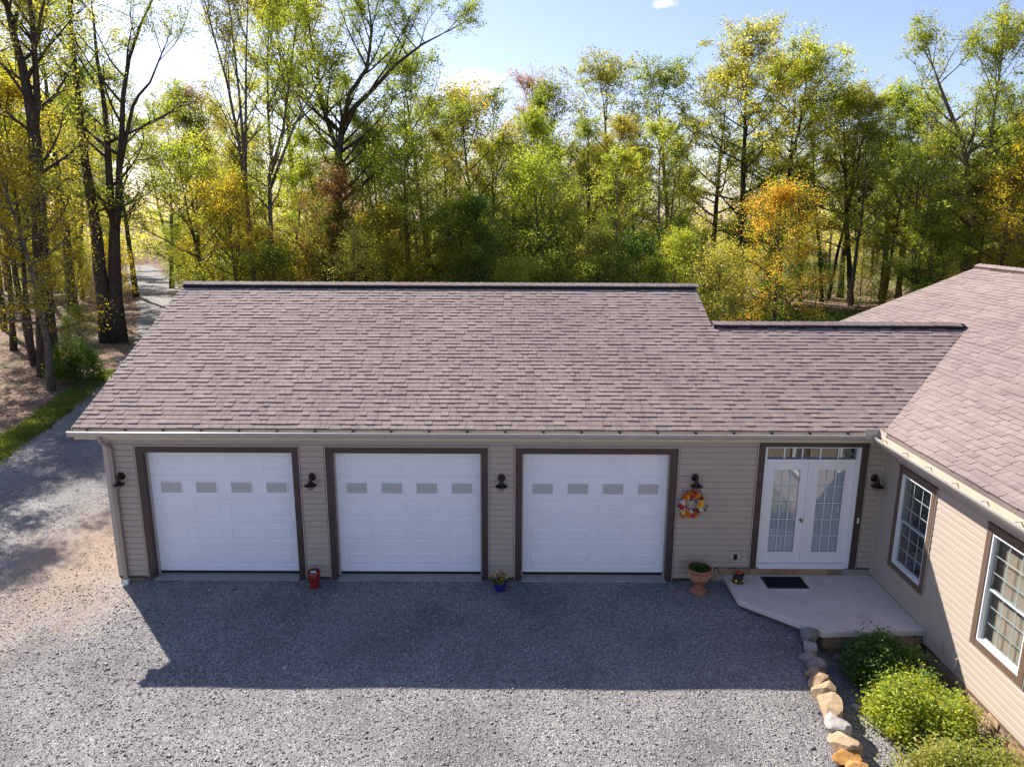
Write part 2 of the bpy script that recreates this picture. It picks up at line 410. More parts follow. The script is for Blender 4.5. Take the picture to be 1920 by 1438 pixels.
def glass_mat(name, tint, refl, rough=.02, transp=.9):
    """window pane: mirror-like part by Fresnel, the rest see-through"""
    m = bpy.data.materials.new(name); m.use_nodes = True; nt = m.node_tree; nt.nodes.clear()
    out = node(nt,'ShaderNodeOutputMaterial')
    t = node(nt,'ShaderNodeBsdfTransparent'); t.inputs[0].default_value = (*tint,1)
    gl = node(nt,'ShaderNodeBsdfGlossy'); gl.inputs['Roughness'].default_value = rough
    lw = node(nt,'ShaderNodeLayerWeight')      # the same from both sides, so daylight gets in
    f = math_n(nt,'ADD', math_n(nt,'MULTIPLY',math_n(nt,'POWER',lw.outputs['Facing'],4.0),.7), refl+.03)
    mx = node(nt,'ShaderNodeMixShader'); nt.links.new(f, mx.inputs[0])
    nt.links.new(t.outputs[0], mx.inputs[1]); nt.links.new(gl.outputs[0], mx.inputs[2])
    nt.links.new(mx.outputs[0], out.inputs[0]); return m
MAT['glass'] = glass_mat('door_glass', (.92,.96,.98), .16)
MAT['glass_dark'] = glass_mat('window_glass', (.75,.8,.8), .07)
def mat_frost():
    m, nt, b = M('pebbled_glass'); p = wpos(nt)
    v = node(nt,'ShaderNodeTexVoronoi'); v.inputs['Scale'].default_value = 85; nt.links.new(p, v.inputs['Vector'])
    c = ramp(nt, noise(nt, 55, 5, .75, p), [(.32,(.27,.28,.27)),(.5,(.46,.46,.445)),(.68,(.74,.73,.70))])
    nt.links.new(c, b.inputs['Base Color']); setin(b,'Roughness',.18); setin(b,'Specular IOR Level',.7)
    bump(nt, b, v.outputs['Distance'], .5, .006); return m
MAT['frost'] = mat_frost()
MAT['blind'] = plain('white_blind', (.72,.74,.74), .6, .03, 4)
MAT['blind_tan'] = plain('tan_blind', (.36,.27,.19), .6, .08, 6)
MAT['sash'] = plain('sash_white_shaded', (.46,.50,.50), .4, .05, 6)  # white sash, greyed in its colour for the shade of the recess
MAT['muntin'] = plain('muntin_white', (.62,.68,.67), .4, .04, 6)

# ------------------------------------------------------------------ ground
def sstep(t): t = np.clip(t, 0, 1); return t*t*(3-2*t)
def rock_x(y): return np.interp(-np.asarray(y, float), [2.0,2.9,3.4,4.0,5.1,9.0], [13.62,13.42,13.30,13.20,13.08,12.8])
def gz(x, y):
    x = np.asarray(x, float); y = np.asarray(y, float)
    z = -0.03 - .042*np.clip(-y, 0, 30)
    z = z - .15*sstep((.75-x)/1.0)*sstep((y+3.5)/3.0) - .17*sstep((y-.3)/2)*sstep((x-.3)/.6)
    z = z - .27*sstep((x-rock_x(y)-.05)/.4)*sstep((-1.5-y)/.6)
    z = z + .012*np.sin(x*1.7+y*.9)*np.cos(y*1.3-x*.4) * sstep((np.abs(y)-.6)/1.0)
    return z
def grid_mesh(name, xs, ys, zf, mat, parent=None):
    X, Y = np.meshgrid(xs, ys); Z = zf(X, Y); nx = len(xs); ny = len(ys)
    V = np.stack([X.ravel(), Y.ravel(), Z.ravel()], 1)
    i = (np.arange(ny-1)[:,None]*nx + np.arange(nx-1)[None]).ravel()
    F = np.stack([i, i+1, i+1+nx, i+nx], 1)
    return obj(name, np_mesh(name, V, F, mat), parent)
def ground_z(X, Y):
    near = (X > -13) & (X < 16.5) & (Y < .6) & (Y > -16.5)
    far = np.clip((np.hypot(X-10, Y-20)-60)/100, 0, 1)
    return np.where(near, -1.2, gz(X, Y)-.06) + .12*np.sin(X*.31)*np.cos(Y*.27)*np.clip((Y-12)/15,0,1) - .25*far
xs = np.concatenate([[-700,-400,-250,-160,-110,-80], np.arange(-62, 66, 1.0), [80,110,160,250,400,700]])
ys = np.concatenate([[-200,-90,-45,-30], np.arange(-20, 110, 1.0), [125,150,200,300,500,900]])
g_o = grid_mesh('ground', xs, ys, ground_z, MAT['floor'])
tag(g_o, 'leaf-strewn brown forest floor around the house', kind='structure')

LY = [.2,4,7.5,11.5,15,19,23.4,30,39,53,72,100]
LX = [-6.9,-7.2,-7.8,-8.8,-9.7,-10.9,-12.4,-15.0,-19.2,-26.6,-37.3,-53]
RX = [.05,.05,.05,-.2,-1.6,-4.5,-7.2,-10.4,-14.8,-21.7,-32.0,-48]
def lane_left(y): return np.interp(y, LY, LX)
def lane_right(y): return np.interp(y, [.2,4,7.5,10.9,14.5,19,23.4,30,39,53,72,100], RX)
def driveway():
    V = []; F = []
    fx = np.arange(-14, 15.95, .25); fy = np.arange(-16, .21, .25)
    X, Y = np.meshgrid(fx, fy); Z = gz(X, Y); nx = len(fx)
    V.append(np.stack([X.ravel(), Y.ravel(), Z.ravel()], 1))
    i = (np.arange(len(fy)-1)[:,None]*nx + np.arange(nx-1)[None]).ravel()
    F.append(np.stack([i, i+1, i+1+nx, i+nx], 1)); base = len(V[0])
    ry = np.concatenate([np.arange(0.0, 25, .25), np.arange(25, 100, .6)]); n = 30
    t = np.linspace(0, 1, n)
    jl = np.convolve(RNG.normal(0, .35, len(ry)+6), np.ones(4)/4, 'same')[3:-3]
    jr = np.convolve(RNG.normal(0, .35, len(ry)+6), np.ones(4)/4, 'same')[3:-3] * np.clip((ry-11)/2, 0, 1)
    xl = lane_left(ry)+jl; xr = lane_right(ry)+jr
    X = xl[:,None]*(1-t)+xr[:,None]*t; Y = np.repeat(ry[:,None], n, 1)
    Z = gz(X, Y) + .012*np.sin(X*2.1)*np.sin(Y*.8) - .03*np.exp(-((t-.5)/.1)**2)*0 + .12*np.sin(X*.31)*np.cos(Y*.27)*np.clip((Y-12)/15,0,1) - .25*np.clip((np.hypot(X-10, Y-20)-60)/100,0,1)
    V.append(np.stack([X.ravel(), Y.ravel(), Z.ravel()], 1))
    i = (np.arange(len(ry)-1)[:,None]*n + np.arange(n-1)[None]).ravel() + base
    F.append(np.stack([i, i+1, i+1+n, i+n], 1))
    o = obj('gravel_driveway', np_mesh('gravel_driveway', np.concatenate(V), np.concatenate(F), MAT['gravel']))
    tag(o, 'grey crushed stone driveway in front of the garage', kind='structure')
driveway()
def strip(name, rows, mat, dz, label):
    V = []; F = []; n = 14; t = np.linspace(0,1,n)
    for k,(y,a,b) in enumerate(rows):
        j1, j2 = RNG.normal(0,.16), RNG.normal(0,.22)
        x = (a+j1)*(1-t)+(b+j2)*t; yy = np.full(n, y)
        z = gz(x, yy)+dz + .12*np.sin(x*.31)*np.cos(yy*.27)*np.clip((yy-12)/15,0,1)
        V.append(np.stack([x, yy, z],1))
        if k: F += [[(k-1)*n+i, (k-1)*n+i+1, k*n+i+1, k*n+i] for i in range(n-1)]
    return tag(obj(name, np_mesh(name, np.concatenate(V), np.array(F), mat)), label, kind='structure')
def lawn_outer(y): return np.interp(y, [0,7,11.6,17,21.5], [-10.5,-9.4,-9.9,-11.4,-12.0])
lr = [(y, lawn_outer(y), lane_left(y)-.05) for y in np.arange(0, 21.4, .4)]
strip('lawn', lr, MAT['lawn'], -.025, 'narrow strip of green turf along the driveway edge')
strip('clearing', [(y, 23+.5*math.sin(y), 43+.6*math.sin(y*2)) for y in np.arange(31, 47, .5)], MAT['lawn'], -.02, 'sunny grass clearing behind the roofs')

# loose crushed stone that one can see piece by piece near the garage
OCT_V = np.array([(1,0,0),(-1,0,0),(0,1,0),(0,-1,0),(0,0,1),(0,0,-1)], float)
OCT_F = np.array([(0,2,4),(2,1,4),(1,3,4),(3,0,4),(2,0,5),(1,2,5),(3,1,5),(0,3,5)])
def scatter_stones(P, size, flat=.6):
    n = len(P)
    ang = RNG.uniform(0, 2*np.pi, n); S = size[:,None]*np.stack([RNG.uniform(.7,1.35,n), RNG.uniform(.6,1.0,n), RNG.uniform(.45,.8,n)*flat/.6],1)
    v = OCT_V[None] * S[:,None,:] * RNG.uniform(.75,1.25,(n,6,1))
    tilt = RNG.normal(0,.5,n); ct, st = np.cos(tilt)[:,None], np.sin(tilt)[:,None]
    y2 = v[:,:,1]*ct - v[:,:,2]*st; z2 = v[:,:,1]*st + v[:,:,2]*ct
    c, s = np.cos(ang)[:,None], np.sin(ang)[:,None]
    x3 = v[:,:,0]*c - y2*s; y3 = v[:,:,0]*s + y2*c
    V = np.stack([x3, y3, z2], 2) + P[:,None,:]
    F = OCT_F[None] + (np.arange(n)*6)[:,None,None]
    return V.reshape(-1,3), F.reshape(-1,3)
def gravel():
    def region(n, x0, x1, y0, y1):
        x = RNG.uniform(x0,x1,n); y = RNG.uniform(y0,y1,n); return x, y
    a = region(62000, -4.0, 15.8, -7.2, -.05); b = region(14000, -8.0, .0, -.05, 12)
    x = np.concatenate([a[0], b[0]]); y = np.concatenate([a[1], b[1]])
    ok = ~((y > -.05) & (x < lane_left(y)))
    ok &= ~((x > 12.6) & (y > -2.2) & ~((y < -1.0-(x-12.7)*.93)))     # not under the porch
    ok &= ~((x > 15.2) & (y < -2.2))
    x, y = x[ok], y[ok]; n = len(x)
    size = np.exp(RNG.normal(math.log(.0125), .36, n))
    z = gz(x, y) + size*.22
    V, F = scatter_stones(np.stack([x,y,z],1), size)
    o = obj('gravel', np_mesh('gravel', V, F, MAT['pebble']))
    tag(o, 'loose grey crushed stone lying on the driveway', 'gravel', kind='stuff')
gravel()
def leaf_quads(P, size, up=.3, aspect=.6, fold=True):
    """one folded leaf (two quads sharing the midrib) or a plain leaf quad at every point; returns arrays of quads"""
    n = len(P)
    d = RNG.normal(0,1,(n,3)); d /= np.linalg.norm(d,axis=1)[:,None]
    nr = RNG.normal(0,1,(n,3)); nr[:,2] = np.abs(nr[:,2])*(1+up*4)+up; nr /= np.linalg.norm(nr,axis=1)[:,None]
    d -= nr*(d*nr).sum(1)[:,None]; d /= np.maximum(np.linalg.norm(d,axis=1)[:,None],1e-6)
    s = np.cross(nr, d); L = size[:,None]
    base = P - d*L*.5; tip = P + d*L*.5 - nr*L*.06
    a = P + s*L*aspect*.5 + nr*L*.10; b = P - s*L*aspect*.5 + nr*L*.10
    V = np.stack([base, a, tip, b],1).reshape(-1,3)
    F = (np.arange(n)*4)[:,None] + np.array([0,1,2,3])[None]
    return V, F
def litter():
    n = 42000
    x = RNG.uniform(-46, -4, n); y = RNG.uniform(5, 62, n)
    ok = (x < lane_left(y)-.1) & ((x < lawn_outer(y)) | (y > 21.4)) & (x > -14 - y*.75)
    e = RNG.uniform(0,1,n) < .05
    ok = ok | (e & (x > lane_left(y)) & (x < lane_right(y)-.2))
    x, y = x[ok], y[ok]
    z = ground_z(x, y) + .03 + RNG.uniform(0,.03,len(x)); z = np.where(x > lane_left(y), z+.06, z)
    V, F = leaf_quads(np.stack([x,y,z],1), RNG.uniform(.07,.17,len(x)), up=2.5)
    m, nt, b = M('fallen_leaf'); g = node(nt,'ShaderNodeNewGeometry')
    c = ramp(nt, g.outputs['Random Per Island'], [(0,(.11,.065,.04)),(.4,(.22,.14,.09)),(.7,(.33,.23,.16)),(.9,(.42,.31,.22)),(1,(.40,.22,.06))])
    nt.links.new(c, b.inputs['Base Color']); setin(b,'Roughness',.8); setin(b,'Specular IOR Level',.2)
    tag(obj('leaf_litter', np_mesh('leaf_litter', V, F, m)), 'dry brown fallen leaves covering the wood floor', 'fallen leaves', kind='stuff')
litter()
def grass():
    P = []; H = []
    n = 26000; y = RNG.uniform(1, 21.4, n); t = RNG.uniform(0,1,n)
    x = lawn_outer(y)*(1-t)+lane_left(y)*t + RNG.normal(0,.12,n)
    P.append(np.stack([x, y, gz(x,y)-.03],1)); H.append(RNG.uniform(.05,.14,n))
    n = 9000; x = RNG.uniform(23,43,n); y = RNG.uniform(31,47,n)
    P.append(np.stack([x, y, gz(x,y)-.03],1)); H.append(RNG.uniform(.12,.35,n))
    P = np.concatenate(P); H = np.concatenate(H); n = len(P)
    a = RNG.uniform(0,2*np.pi,n); w = H*.16+.008
    dx, dy = np.cos(a)*w, np.sin(a)*w; lx, ly = RNG.normal(0,.35,n)*H, RNG.normal(0,.35,n)*H
    V = np.stack([P+np.stack([-dx,-dy,0*dx],1), P+np.stack([dx,dy,0*dx],1), P+np.stack([lx,ly,H],1)],1).reshape(-1,3)
    F = (np.arange(n)*3)[:,None]+np.array([0,1,2])[None]
    tag(obj('grass', np_mesh('grass', V, F, LEAF['grass'])), 'short green grass beside the gravel lane', 'grass', kind='stuff')
grass()

# ------------------------------------------------------------------ roofs
M5 = 5/12.0; CA = 1/math.sqrt(1+M5*M5); SA = M5*CA      # every roof has the same 5-in-12 pitch
EZ, EY, EX = 3.314, -.176, 15.642                        # shingle edge: height, garage eave y, house eave x
RG, RC, RH = 5.37, 3.57, 22.15                           # ridges: garage y, entry wing y, house x
XL, XR = -.492, 13.10                                    # rakes of the garage
YB, YF = 7.85, -12.0                                     # far rake and near end of the house roof
EXPO = .143
WIDTHS = [.12,.155,.19,.24,.30]
def tab_verts(w, th, top):
    """one tab in (u, s, h): thick butt edge at s=0, thin upper end tucked under the next course"""
    return [(0,0,-.006),(w,0,-.006),(w,top,-.006),(0,top,-.006),(0,0,th),(w,0,th),(w,top,.001),(0,top,.001)]
TAB_F = [(4,5,6,7),(0,1,5,4),(1,2,6,5),(3,0,4,7)]
TABS = {}
for wi, w in enumerate(WIDTHS):
    for th in (0,1):
        mb = MB(); mb.add(tab_verts(w-.006, (.012,.022)[th], EXPO+.045), TAB_F)
        TABS[(wi,th)] = mb.mesh('shingle', (0,0,0), [MAT['shingle']])
def cam_px(p):
    d = Vector(p) - Vector(CAM); z = d.dot(_f)
    return 960+FPX*d.dot(_r2)/z, 719-FPX*d.dot(_u2)/z, z
def lay_roof(roof, frame, rows, intervals, seed):
    """frame(u,s,h) -> world; intervals(s) -> list of (ua(s), ub(s)) as functions for clipping"""
    rs = random.Random(seed); cand = []
    for k in range(rows):
        s0 = k*EXPO
        for (fa, fb) in intervals(s0+.07):
            ua, ub = min(fa(s0), fa(s0+EXPO)), max(fb(s0), fb(s0+EXPO))
            u = ua - rs.uniform(0,.2)
            while u < ub:
                wi = rs.choices(range(5), [2,3,4,3,2])[0]; th = 1 if rs.random() < .46 else 0
                w = WIDTHS[wi]; ds = rs.uniform(-.004,.004)
                clip = (u < max(fa(s0), fa(s0+EXPO+.045))) or (u+w > min(fb(s0), fb(s0+EXPO+.045)))
                c = frame(u+w/2, s0+.07, 0)
                px = cam_px(c); vis = -20 < px[0] < 1940 and -20 < px[1] < 1458
                cand.append((u, s0+ds, wi, th, clip, px[2] if vis else 1e6 + px[2], fa, fb)); u += w
    free = sorted([c for c in cand if not c[4]], key=lambda c: c[5])
    one, rest = free[:300], free[300:] + [c for c in cand if c[4]]
    base = WPOS[roof.name]
    for (u, s, wi, th, _c, _d, _a, _b) in one:
        o = bpy.data.objects.new('shingle', TABS[(wi,th)]); link(o, roof)
        p = Vector(frame(u,s,0)); eu = Vector(frame(u+1,s,0))-p; es = Vector(frame(u,s+1,0))-p; eh = Vector(frame(u,s,1))-p
        o.matrix_local = Matrix.Translation(p-base) @ Matrix((eu,es,eh)).transposed().to_4x4()
    mb = MB()
    for (u, s, wi, th, clip, _d, fa, fb) in rest:
        vs = tab_verts(WIDTHS[wi]-.006, (.012,.022)[th], EXPO+.045); pts = []
        for (a, b, h) in vs:
            uu = u+a
            if clip: uu = min(max(uu, fa(s+b)), fb(s+b))
            pts.append(frame(uu, s+b, h))
        mb.add(pts, TAB_F)
    o = mb.build('shingle_courses', MAT['shingle'], roof); o['kind'] = 'stuff'
def cap_mesh(flip=False):
    mb = MB(); L = .30; w = .155; t = .014
    def P(x, y, h): return (x, y, -abs(y)*M5 + h + .018*(1-x/L))
    vs = [P(x,y,h) for h in (0,t) for x in (0,L) for y in (-w,0,w)]
    f = [(6,9,10,7),(7,10,11,8),(0,6,7,1),(1,7,8,2),(0,3,9,6),(2,8,11,5),(3,4,10,9),(4,5,11,10)]
    mb.add(vs, f); return mb.mesh('ridge_cap', (0,0,0), [MAT['shingle']])
CAP = cap_mesh()
def ridge(roof, a, b, z, axis, vent=True):
    """vented ridge from a to b: black vent body and one cap shingle after another"""
    base = WPOS[roof.name]; (ax, ay), (bx, by) = a, b
    L = math.hypot(bx-ax, by-ay); d = ((bx-ax)/L, (by-ay)/L)
    rise = .070 if vent else .02
    if vent:
        mb = MB(); w = .145
        prof = [(-w, -w*M5-.03), (-w-.035, -w*M5-.02), (-w-.03, -w*M5+.006), (-w, -w*M5+.01), (-w, -w*M5+rise-.004), (0, rise-.004), (w, -w*M5+rise-.004), (w, -w*M5+.01), (w+.03, -w*M5+.006), (w+.035,-w*M5-.02), (w, -w*M5-.03), (0,-.03)]
        if axis == 'x': mb.prism([(ay+p, z+q) for p,q in prof], ax+.01, bx-.01, 'x')
        else: mb.prism([(ax+p, z+q) for p,q in prof], min(ay,by)+.01, max(ay,by)-.01, 'y')
        mb.build('ridge_vent', MAT['vent_black'], roof)
    n = int(L/.212)
    for i in range(n):
        o = bpy.data.objects.new('ridge_cap', CAP); link(o, roof)
        ang = math.atan2(d[1], d[0])
        t = i*.212
        o.matrix_local = Matrix.Translation(Vector((ax+d[0]*t, ay+d[1]*t, z+rise))-base) @ Matrix.Rotation(ang+random.uniform(-.006,.006), 4, 'Z')
        if random.random() < .3: o.location.z += .003

garage = empty('garage', (0,0,0), 'long tan three-bay garage with a brown shingle roof and a double entry door', 'garage')
house = empty('house', (15.81,0,-.117), 'tan sided house wing with two grid windows on the right', 'house')

def frame_g(u, s, h): return (u, EY + s*CA - h*SA, EZ + s*SA + h*CA)
def frame_h(u, s, h): return (EX + s*CA - h*SA, -u, EZ + s*SA + h*CA)      # u runs towards the camera so tabs face out
zr = lambda y: EZ + M5*(y-EY)
def gable_deck(mb, axis, a, b, lo, ridge_c, hi, drop=.016, th=.10):
    top = lambda c: EZ + M5*(c-lo) if c <= ridge_c else EZ + M5*(ridge_c-lo) - M5*(c-ridge_c)
    poly = [(lo+.015, top(lo)-drop), (ridge_c, top(ridge_c)-drop), (hi, top(hi)-drop), (hi, top(hi)-drop-th), (ridge_c, top(ridge_c)-drop-th), (lo+.015, top(lo)-drop-th)]
    mb.prism(poly, a, b, axis)
mb = MB(); gable_deck(mb, 'x', XL+.02, XR-.02, EY, RG, 2*RG-EY); gable_deck(mb, 'x', XR-.02, EX+RC-EY-.1, EY, RC, 2*RC-EY)
g_roof = mb.build('roof', MAT['shingle'], garage)
val = lambda s: EX + s*CA - .004
def iv_g(s):
    y = EY + s*CA
    if y < RC-.06: return [(lambda s: XL, val)]
    return [(lambda s: XL, lambda s: XR)]
lay_roof(g_roof, frame_g, 42, iv_g, 3)
ridge(g_roof, (XL+.02, RG), (XR, RG), zr(RG), 'x')
ridge(g_roof, (XR+.02, RC), (EX+RC-EY-.12, RC), zr(RC), 'x')
# end caps that die into the house roof
mb = MB(); gable_deck(mb, 'y', YF, YB-.02, EX, RH, 2*RH-EX)
h_roof = mb.build('roof', MAT['shingle'], house)
YB_BACK = 2*RC-EY
def iv_h(s):
    c = s*CA
    front = (lambda s: -(EY + s*CA) + .004, lambda s: 12.0)
    if EY + c < RC: return [front, (lambda s: -YB, lambda s: -(YB_BACK - s*CA))]
    return [(lambda s: -YB, lambda s: 12.0)]
lay_roof(h_roof, frame_h, 49, iv_h, 5)
ridge(h_roof, (RH, YB-.02), (RH, YF), EZ+M5*(RH-EX), 'y', True)
for o in h_roof.children:
    if o.name.startswith('ridge_vent'): o.data.materials[0] = MAT['brown']

# ------------------------------------------------------------------ siding
PL = .127
PLANKS = {}
def plank_mesh(length, h=PL, t=.017):
    """Dutch-lap course: flat face, a concave shoulder above, a butt edge that throws a line of shade"""
    key = (round(length,3), round(h,3), t)
    if key not in PLANKS:
        mb = MB()
        prof = [(0,0),(-t,0),(-t,.012),(-t*.84,h*.58),(-t*.62,h*.74),(-.006,h-.024),(-.001,h-.021),(-.001,h),(0,h)]
        mb.prism(prof, 0, length, 'x'); PLANKS[key] = mb.mesh('siding_plank', (0,0,0), [MAT['siding']])
    return PLANKS[key]
def lay_siding(parent, origin, udir, spans, t=.025):
    """spans: list of (u0,u1,z0,z1); planks on the common course grid, cut where an opening interrupts them"""
    base = WPOS[parent.name]; ang = math.atan2(udir[1], udir[0])
    for (u0,u1,z0,z1) in spans:
        k = 0; z = z0
        while z < z1-.02:
            h = min(PL, z1-z)
            o = bpy.data.objects.new('siding_plank', plank_mesh(u1-u0, h, t)); link(o, parent)
            p = Vector((origin[0]+udir[0]*u0, origin[1]+udir[1]*u0, z)) - base
            o.matrix_local = Matrix.Translation(p) @ Matrix.Rotation(ang, 4, 'Z')
            z += PL
DX = [.612, 4.451, 8.307]; DW = 3.33; DT = 2.909; OPEN_T = 2.765
Z0 = .035
TOPC = Z0 + PL*math.ceil((DT-Z0)/PL - 1e-6)
spans = []
for a, b in ((.10,DX[0]-.018), (DX[0]+DW+.018,DX[1]-.018), (DX[1]+DW+.018,DX[2]-.018), (DX[2]+DW+.018,12.53)):
    spans.append((a, b, Z0, Z0+PL*23))
spans.append((12.53, 13.205, Z0+2*PL, Z0+PL*23))
spans.append((15.50, 15.77, Z0+2*PL, Z0+PL*24))
for d in DX: spans.append((d-.018, d+DW+.018, DT+.015, Z0+PL*23))
spans.append((.10, 13.205, Z0+PL*23, Z0+PL*24))
lay_siding(garage, (0,0), (1,0), spans)

# garage walls behind the siding
mb = MB()
xs_open = [(DX[i]+.14, DX[i]+DW-.14, -.2, OPEN_T+.01) for i in range(3)] + [(13.36, 15.342, -.2, 2.945)]
x = .0
for (a, b, z0, z1) in xs_open:
    mb.box(x, a, .004, .18, -.6, 3.12); mb.box(a, b, .004, .18, z1, 3.12); x = b
mb.box(x, 15.80, .004, .18, -.6, 3.12)
mb.box(.004, .18, .18, 10.7, -.6, 3.12)
mb.box(.18, 12.7, 10.52, 10.7, -.6, 3.12); mb.box(12.52, 12.7, 7.1, 10.52, -.6, 3.12); mb.box(12.7, 15.8, 6.95, 7.1, -.6, 3.12)
for gx, y0, y1, rc in ((.004,-.0,10.74,RG),(12.6,-.0,10.74,RG)):
    mb.prism([(y0, 3.12),(rc, zr(rc)-.14),(y1, 3.12)], gx, gx+.12, 'x')
mb.build('wall', MAT['siding'], garage)
mb = MB()
for k in range(25): mb.box(-.018, .003, 0.1, 10.7, Z0+PL*k, Z0+PL*k+PL-.006)
for k in range(20):
    z = Z0+PL*(25+k); y0 = max(.1, (z+PL-EZ+.2)/M5+EY); y1 = 2*RG-y0
    if y1 > y0+.2: mb.box(-.018, .003, y0, y1, z, z+PL-.006)
so = mb.build('side_siding', MAT['siding'], garage); so['kind'] = 'stuff'
mb = MB(); mb.box(-.022,.10,-.024,-.001,Z0-.01,3.10); mb.box(-.024,-.001,-.001,.10,Z0-.01,3.10); mb.build('corner_trim', MAT['trim_tan'], garage)
mb = MB(); mb.box(15.77,15.808,-.034,-.001,.13,3.08); mb.build('corner_trim', MAT['trim_tan'], garage)
# slim dark starter strip under the lowest course
for a, b, z0, z1 in ((.002,DX[0]-.002,-.02,Z0-.002), (DX[0]+DW+.002,DX[1]-.002,-.02,Z0-.002), (DX[1]+DW+.002,DX[2]-.002,-.02,Z0-.002), (DX[2]+DW+.002,12.495,-.02,Z0-.002),
                     (12.53,13.2,Z0+2*PL-.04,Z0+2*PL-.002), (12.497,12.527,-.02,Z0+2*PL-.002), (15.49,15.78,Z0+2*PL-.04,Z0+2*PL-.002)):
    mb = MB(); mb.box(a, b, -.024, -.002, z0, z1); mb.build('starter_strip', MAT['brown'], garage)
mb = MB(); mb.box(12.528,12.56,-.021,-.0015,Z0-.01,Z0+2*PL-.045); mb.build('corner_trim', MAT['trim_tan'], garage)
# soffit, fascia, gutters
mb = MB(); mb.box(XL+.03, 15.5, -.165, .0, 3.085, 3.10); mb.build('soffit', MAT['trim_tan'], garage)
mb = MB(); mb.box(XL+.02, 15.46, EY+.008, EY+.022, 3.075, 3.29); mb.build('fascia', MAT['fascia'], garage)
mb = MB(); mb.prism([(EY-.004,3.16),(EY-.07,3.15),(EY-.10,3.185),(EY-.125,3.225),(EY-.13,3.268),(EY-.118,3.272),(EY-.112,3.262),(EY-.116,3.226),(EY-.092,3.19),(EY-.066,3.160),(EY-.004,3.170)], XL-.04, 15.46, 'x')
mb.box(XL-.043,XL-.040,EY-.128,EY-.004,3.155,3.270)
mb.build('gutter', MAT['gutter'], garage)
for i in range(21):
    mb = MB(); xx = -.2+.755*i; mb.box(xx, xx+.028, EY-.112, EY+.006, 3.262, 3.276); mb.box(xx-.01, xx+.036, EY-.03, EY-.001, 3.262, 3.286); mb.build('gutter_hanger', MAT['bronze'], garage)
mb = MB()
for sgn in (0,):
    n = 8
    mb.box(XL-.012, XL+.012, EY, EY+.01, EZ-.03, EZ+.005)
mb.prism([(EY-.01,EZ-.012),(RG,zr(RG)-.008),(RG,zr(RG)-.15),(EY-.01,EZ-.15)], XL-.006, XL+.014, 'x')
mb.build('rake_board', MAT['trim_tan'], garage)
mb = MB(); mb.prism([(RC+.2,zr(RC+.2)-.012),(RG,zr(RG)-.008),(RG,zr(RG)-.15),(RC+.2,zr(RC+.2)-.15)], XR-.016, XR+.004, 'x'); mb.build('rake_board', MAT['trim_tan'], garage)
# splash guard where the two gutters meet
mb = MB(); mb.box(15.20,15.47,EY-.135,EY-.131,3.20,3.40); mb.box(15.471,15.475,EY-.40,EY-.131,3.20,3.40); mb.build('splash_guard', MAT['gutter'], garage)
# downspout at the left corner with a white boot
mb = MB()
dsx = .155
mb.tube([(dsx-.08,EY-.06,3.16),(dsx-.08,EY-.06,3.06),(dsx-.02,-.075,2.90),(dsx,-.068,2.84)], .042, 8)
mb.box(dsx-.043, dsx+.043, -.105, -.028, -.03, 2.87)
mb.build('downspout', MAT['downspout'], garage)
mb = MB(); mb.box(dsx-.055, dsx+.055, -.125, -.03, -.12, -.012); mb.prism([(-.03,-.12),(-.125,-.12),(-.21,-.20),(-.10,-.22)], dsx-.053, dsx+.053, 'x'); mb.build('downspout_boot', MAT['white'], garage)
# concrete thresholds
mb = MB()
for d in DX: mb.box(d+.152, d+DW-.152, -.10, .30, -.4, .006)
mb.build('threshold', MAT['concrete'], garage)
mb = MB(); mb.box(.02,12.5,-.004,.003,-.5,-.021); mb.build('footing', MAT['concrete'], garage)

# ------------------------------------------------------------------ garage doors
SEC = [.062,.66,1.175,1.69,2.205,2.80]
YD = .165
def section_mesh(w, h, win):
    """one steel section with four raised panels (or four window frames); origin at its lower left front corner"""
    mb = MB(); rim = .004
    cx = [.155*w + .2325*w*k for k in range(4)]; pw = (.485 if win else .545); ph = (.285 if win else .315)
    zc = h*.5 - (0 if win else .0)
    xs_ = [0]; cells = []
    for c in cx: xs_ += [c-pw/2, c+pw/2]
    xs_.append(w); z1, z2 = zc-ph/2, zc+ph/2
    zb, zt = .004, h-.004
    def q(x0,x1,za,zb_): mb.add([(x0,0,za),(x1,0,za),(x1,0,zb_),(x0,0,zb_)], [(0,1,2,3)])
    for i in range(len(xs_)-1):
        a, b = xs_[i], xs_[i+1]; q(a,b,zb,z1); q(a,b,z2,zt)
        if i % 2 == 0: q(a,b,z1,z2)
        else:
            loops = [(0,0),(.010,.015),(.024,.015),(.055,.0)] if not win else [(0,0),(.004,-.012),(.030,-.014),(.034,.004)]
            vs = []
            for (ins, dep) in loops: vs += [(a+ins,dep,z1+ins),(b-ins,dep,z1+ins),(b-ins,dep,z2-ins),(a+ins,dep,z2-ins)]
            fs = [(4*k+j,4*k+(j+1)%4,4*(k+1)+(j+1)%4,4*(k+1)+j) for k in range(len(loops)-1) for j in range(4)]
            if not win: fs.append((12,13,14,15))
            mb.add(vs, fs)
    # rolled top and bottom edges
    mb.add([(0,0,zb),(w,0,zb),(w,.010,0),(0,.010,0),(0,0,zt),(w,0,zt),(w,.012,h),(0,.012,h)], [(3,2,1,0),(4,5,6,7)])
    mb.box(0, w, .012, .05, 0, h)
    me = mb.mesh('door_section', (0,0,0), [MAT['white_door']]); return me
DOORW = DW-.30
sec_m = [section_mesh(DOORW+.1, SEC[i+1]-SEC[i], i == 3) for i in range(5)]
fm = MB(); fm.box(0,.43,0,.003,0,.23); pane_m = fm.mesh('window_pane', (0,0,0), [MAT['frost']])
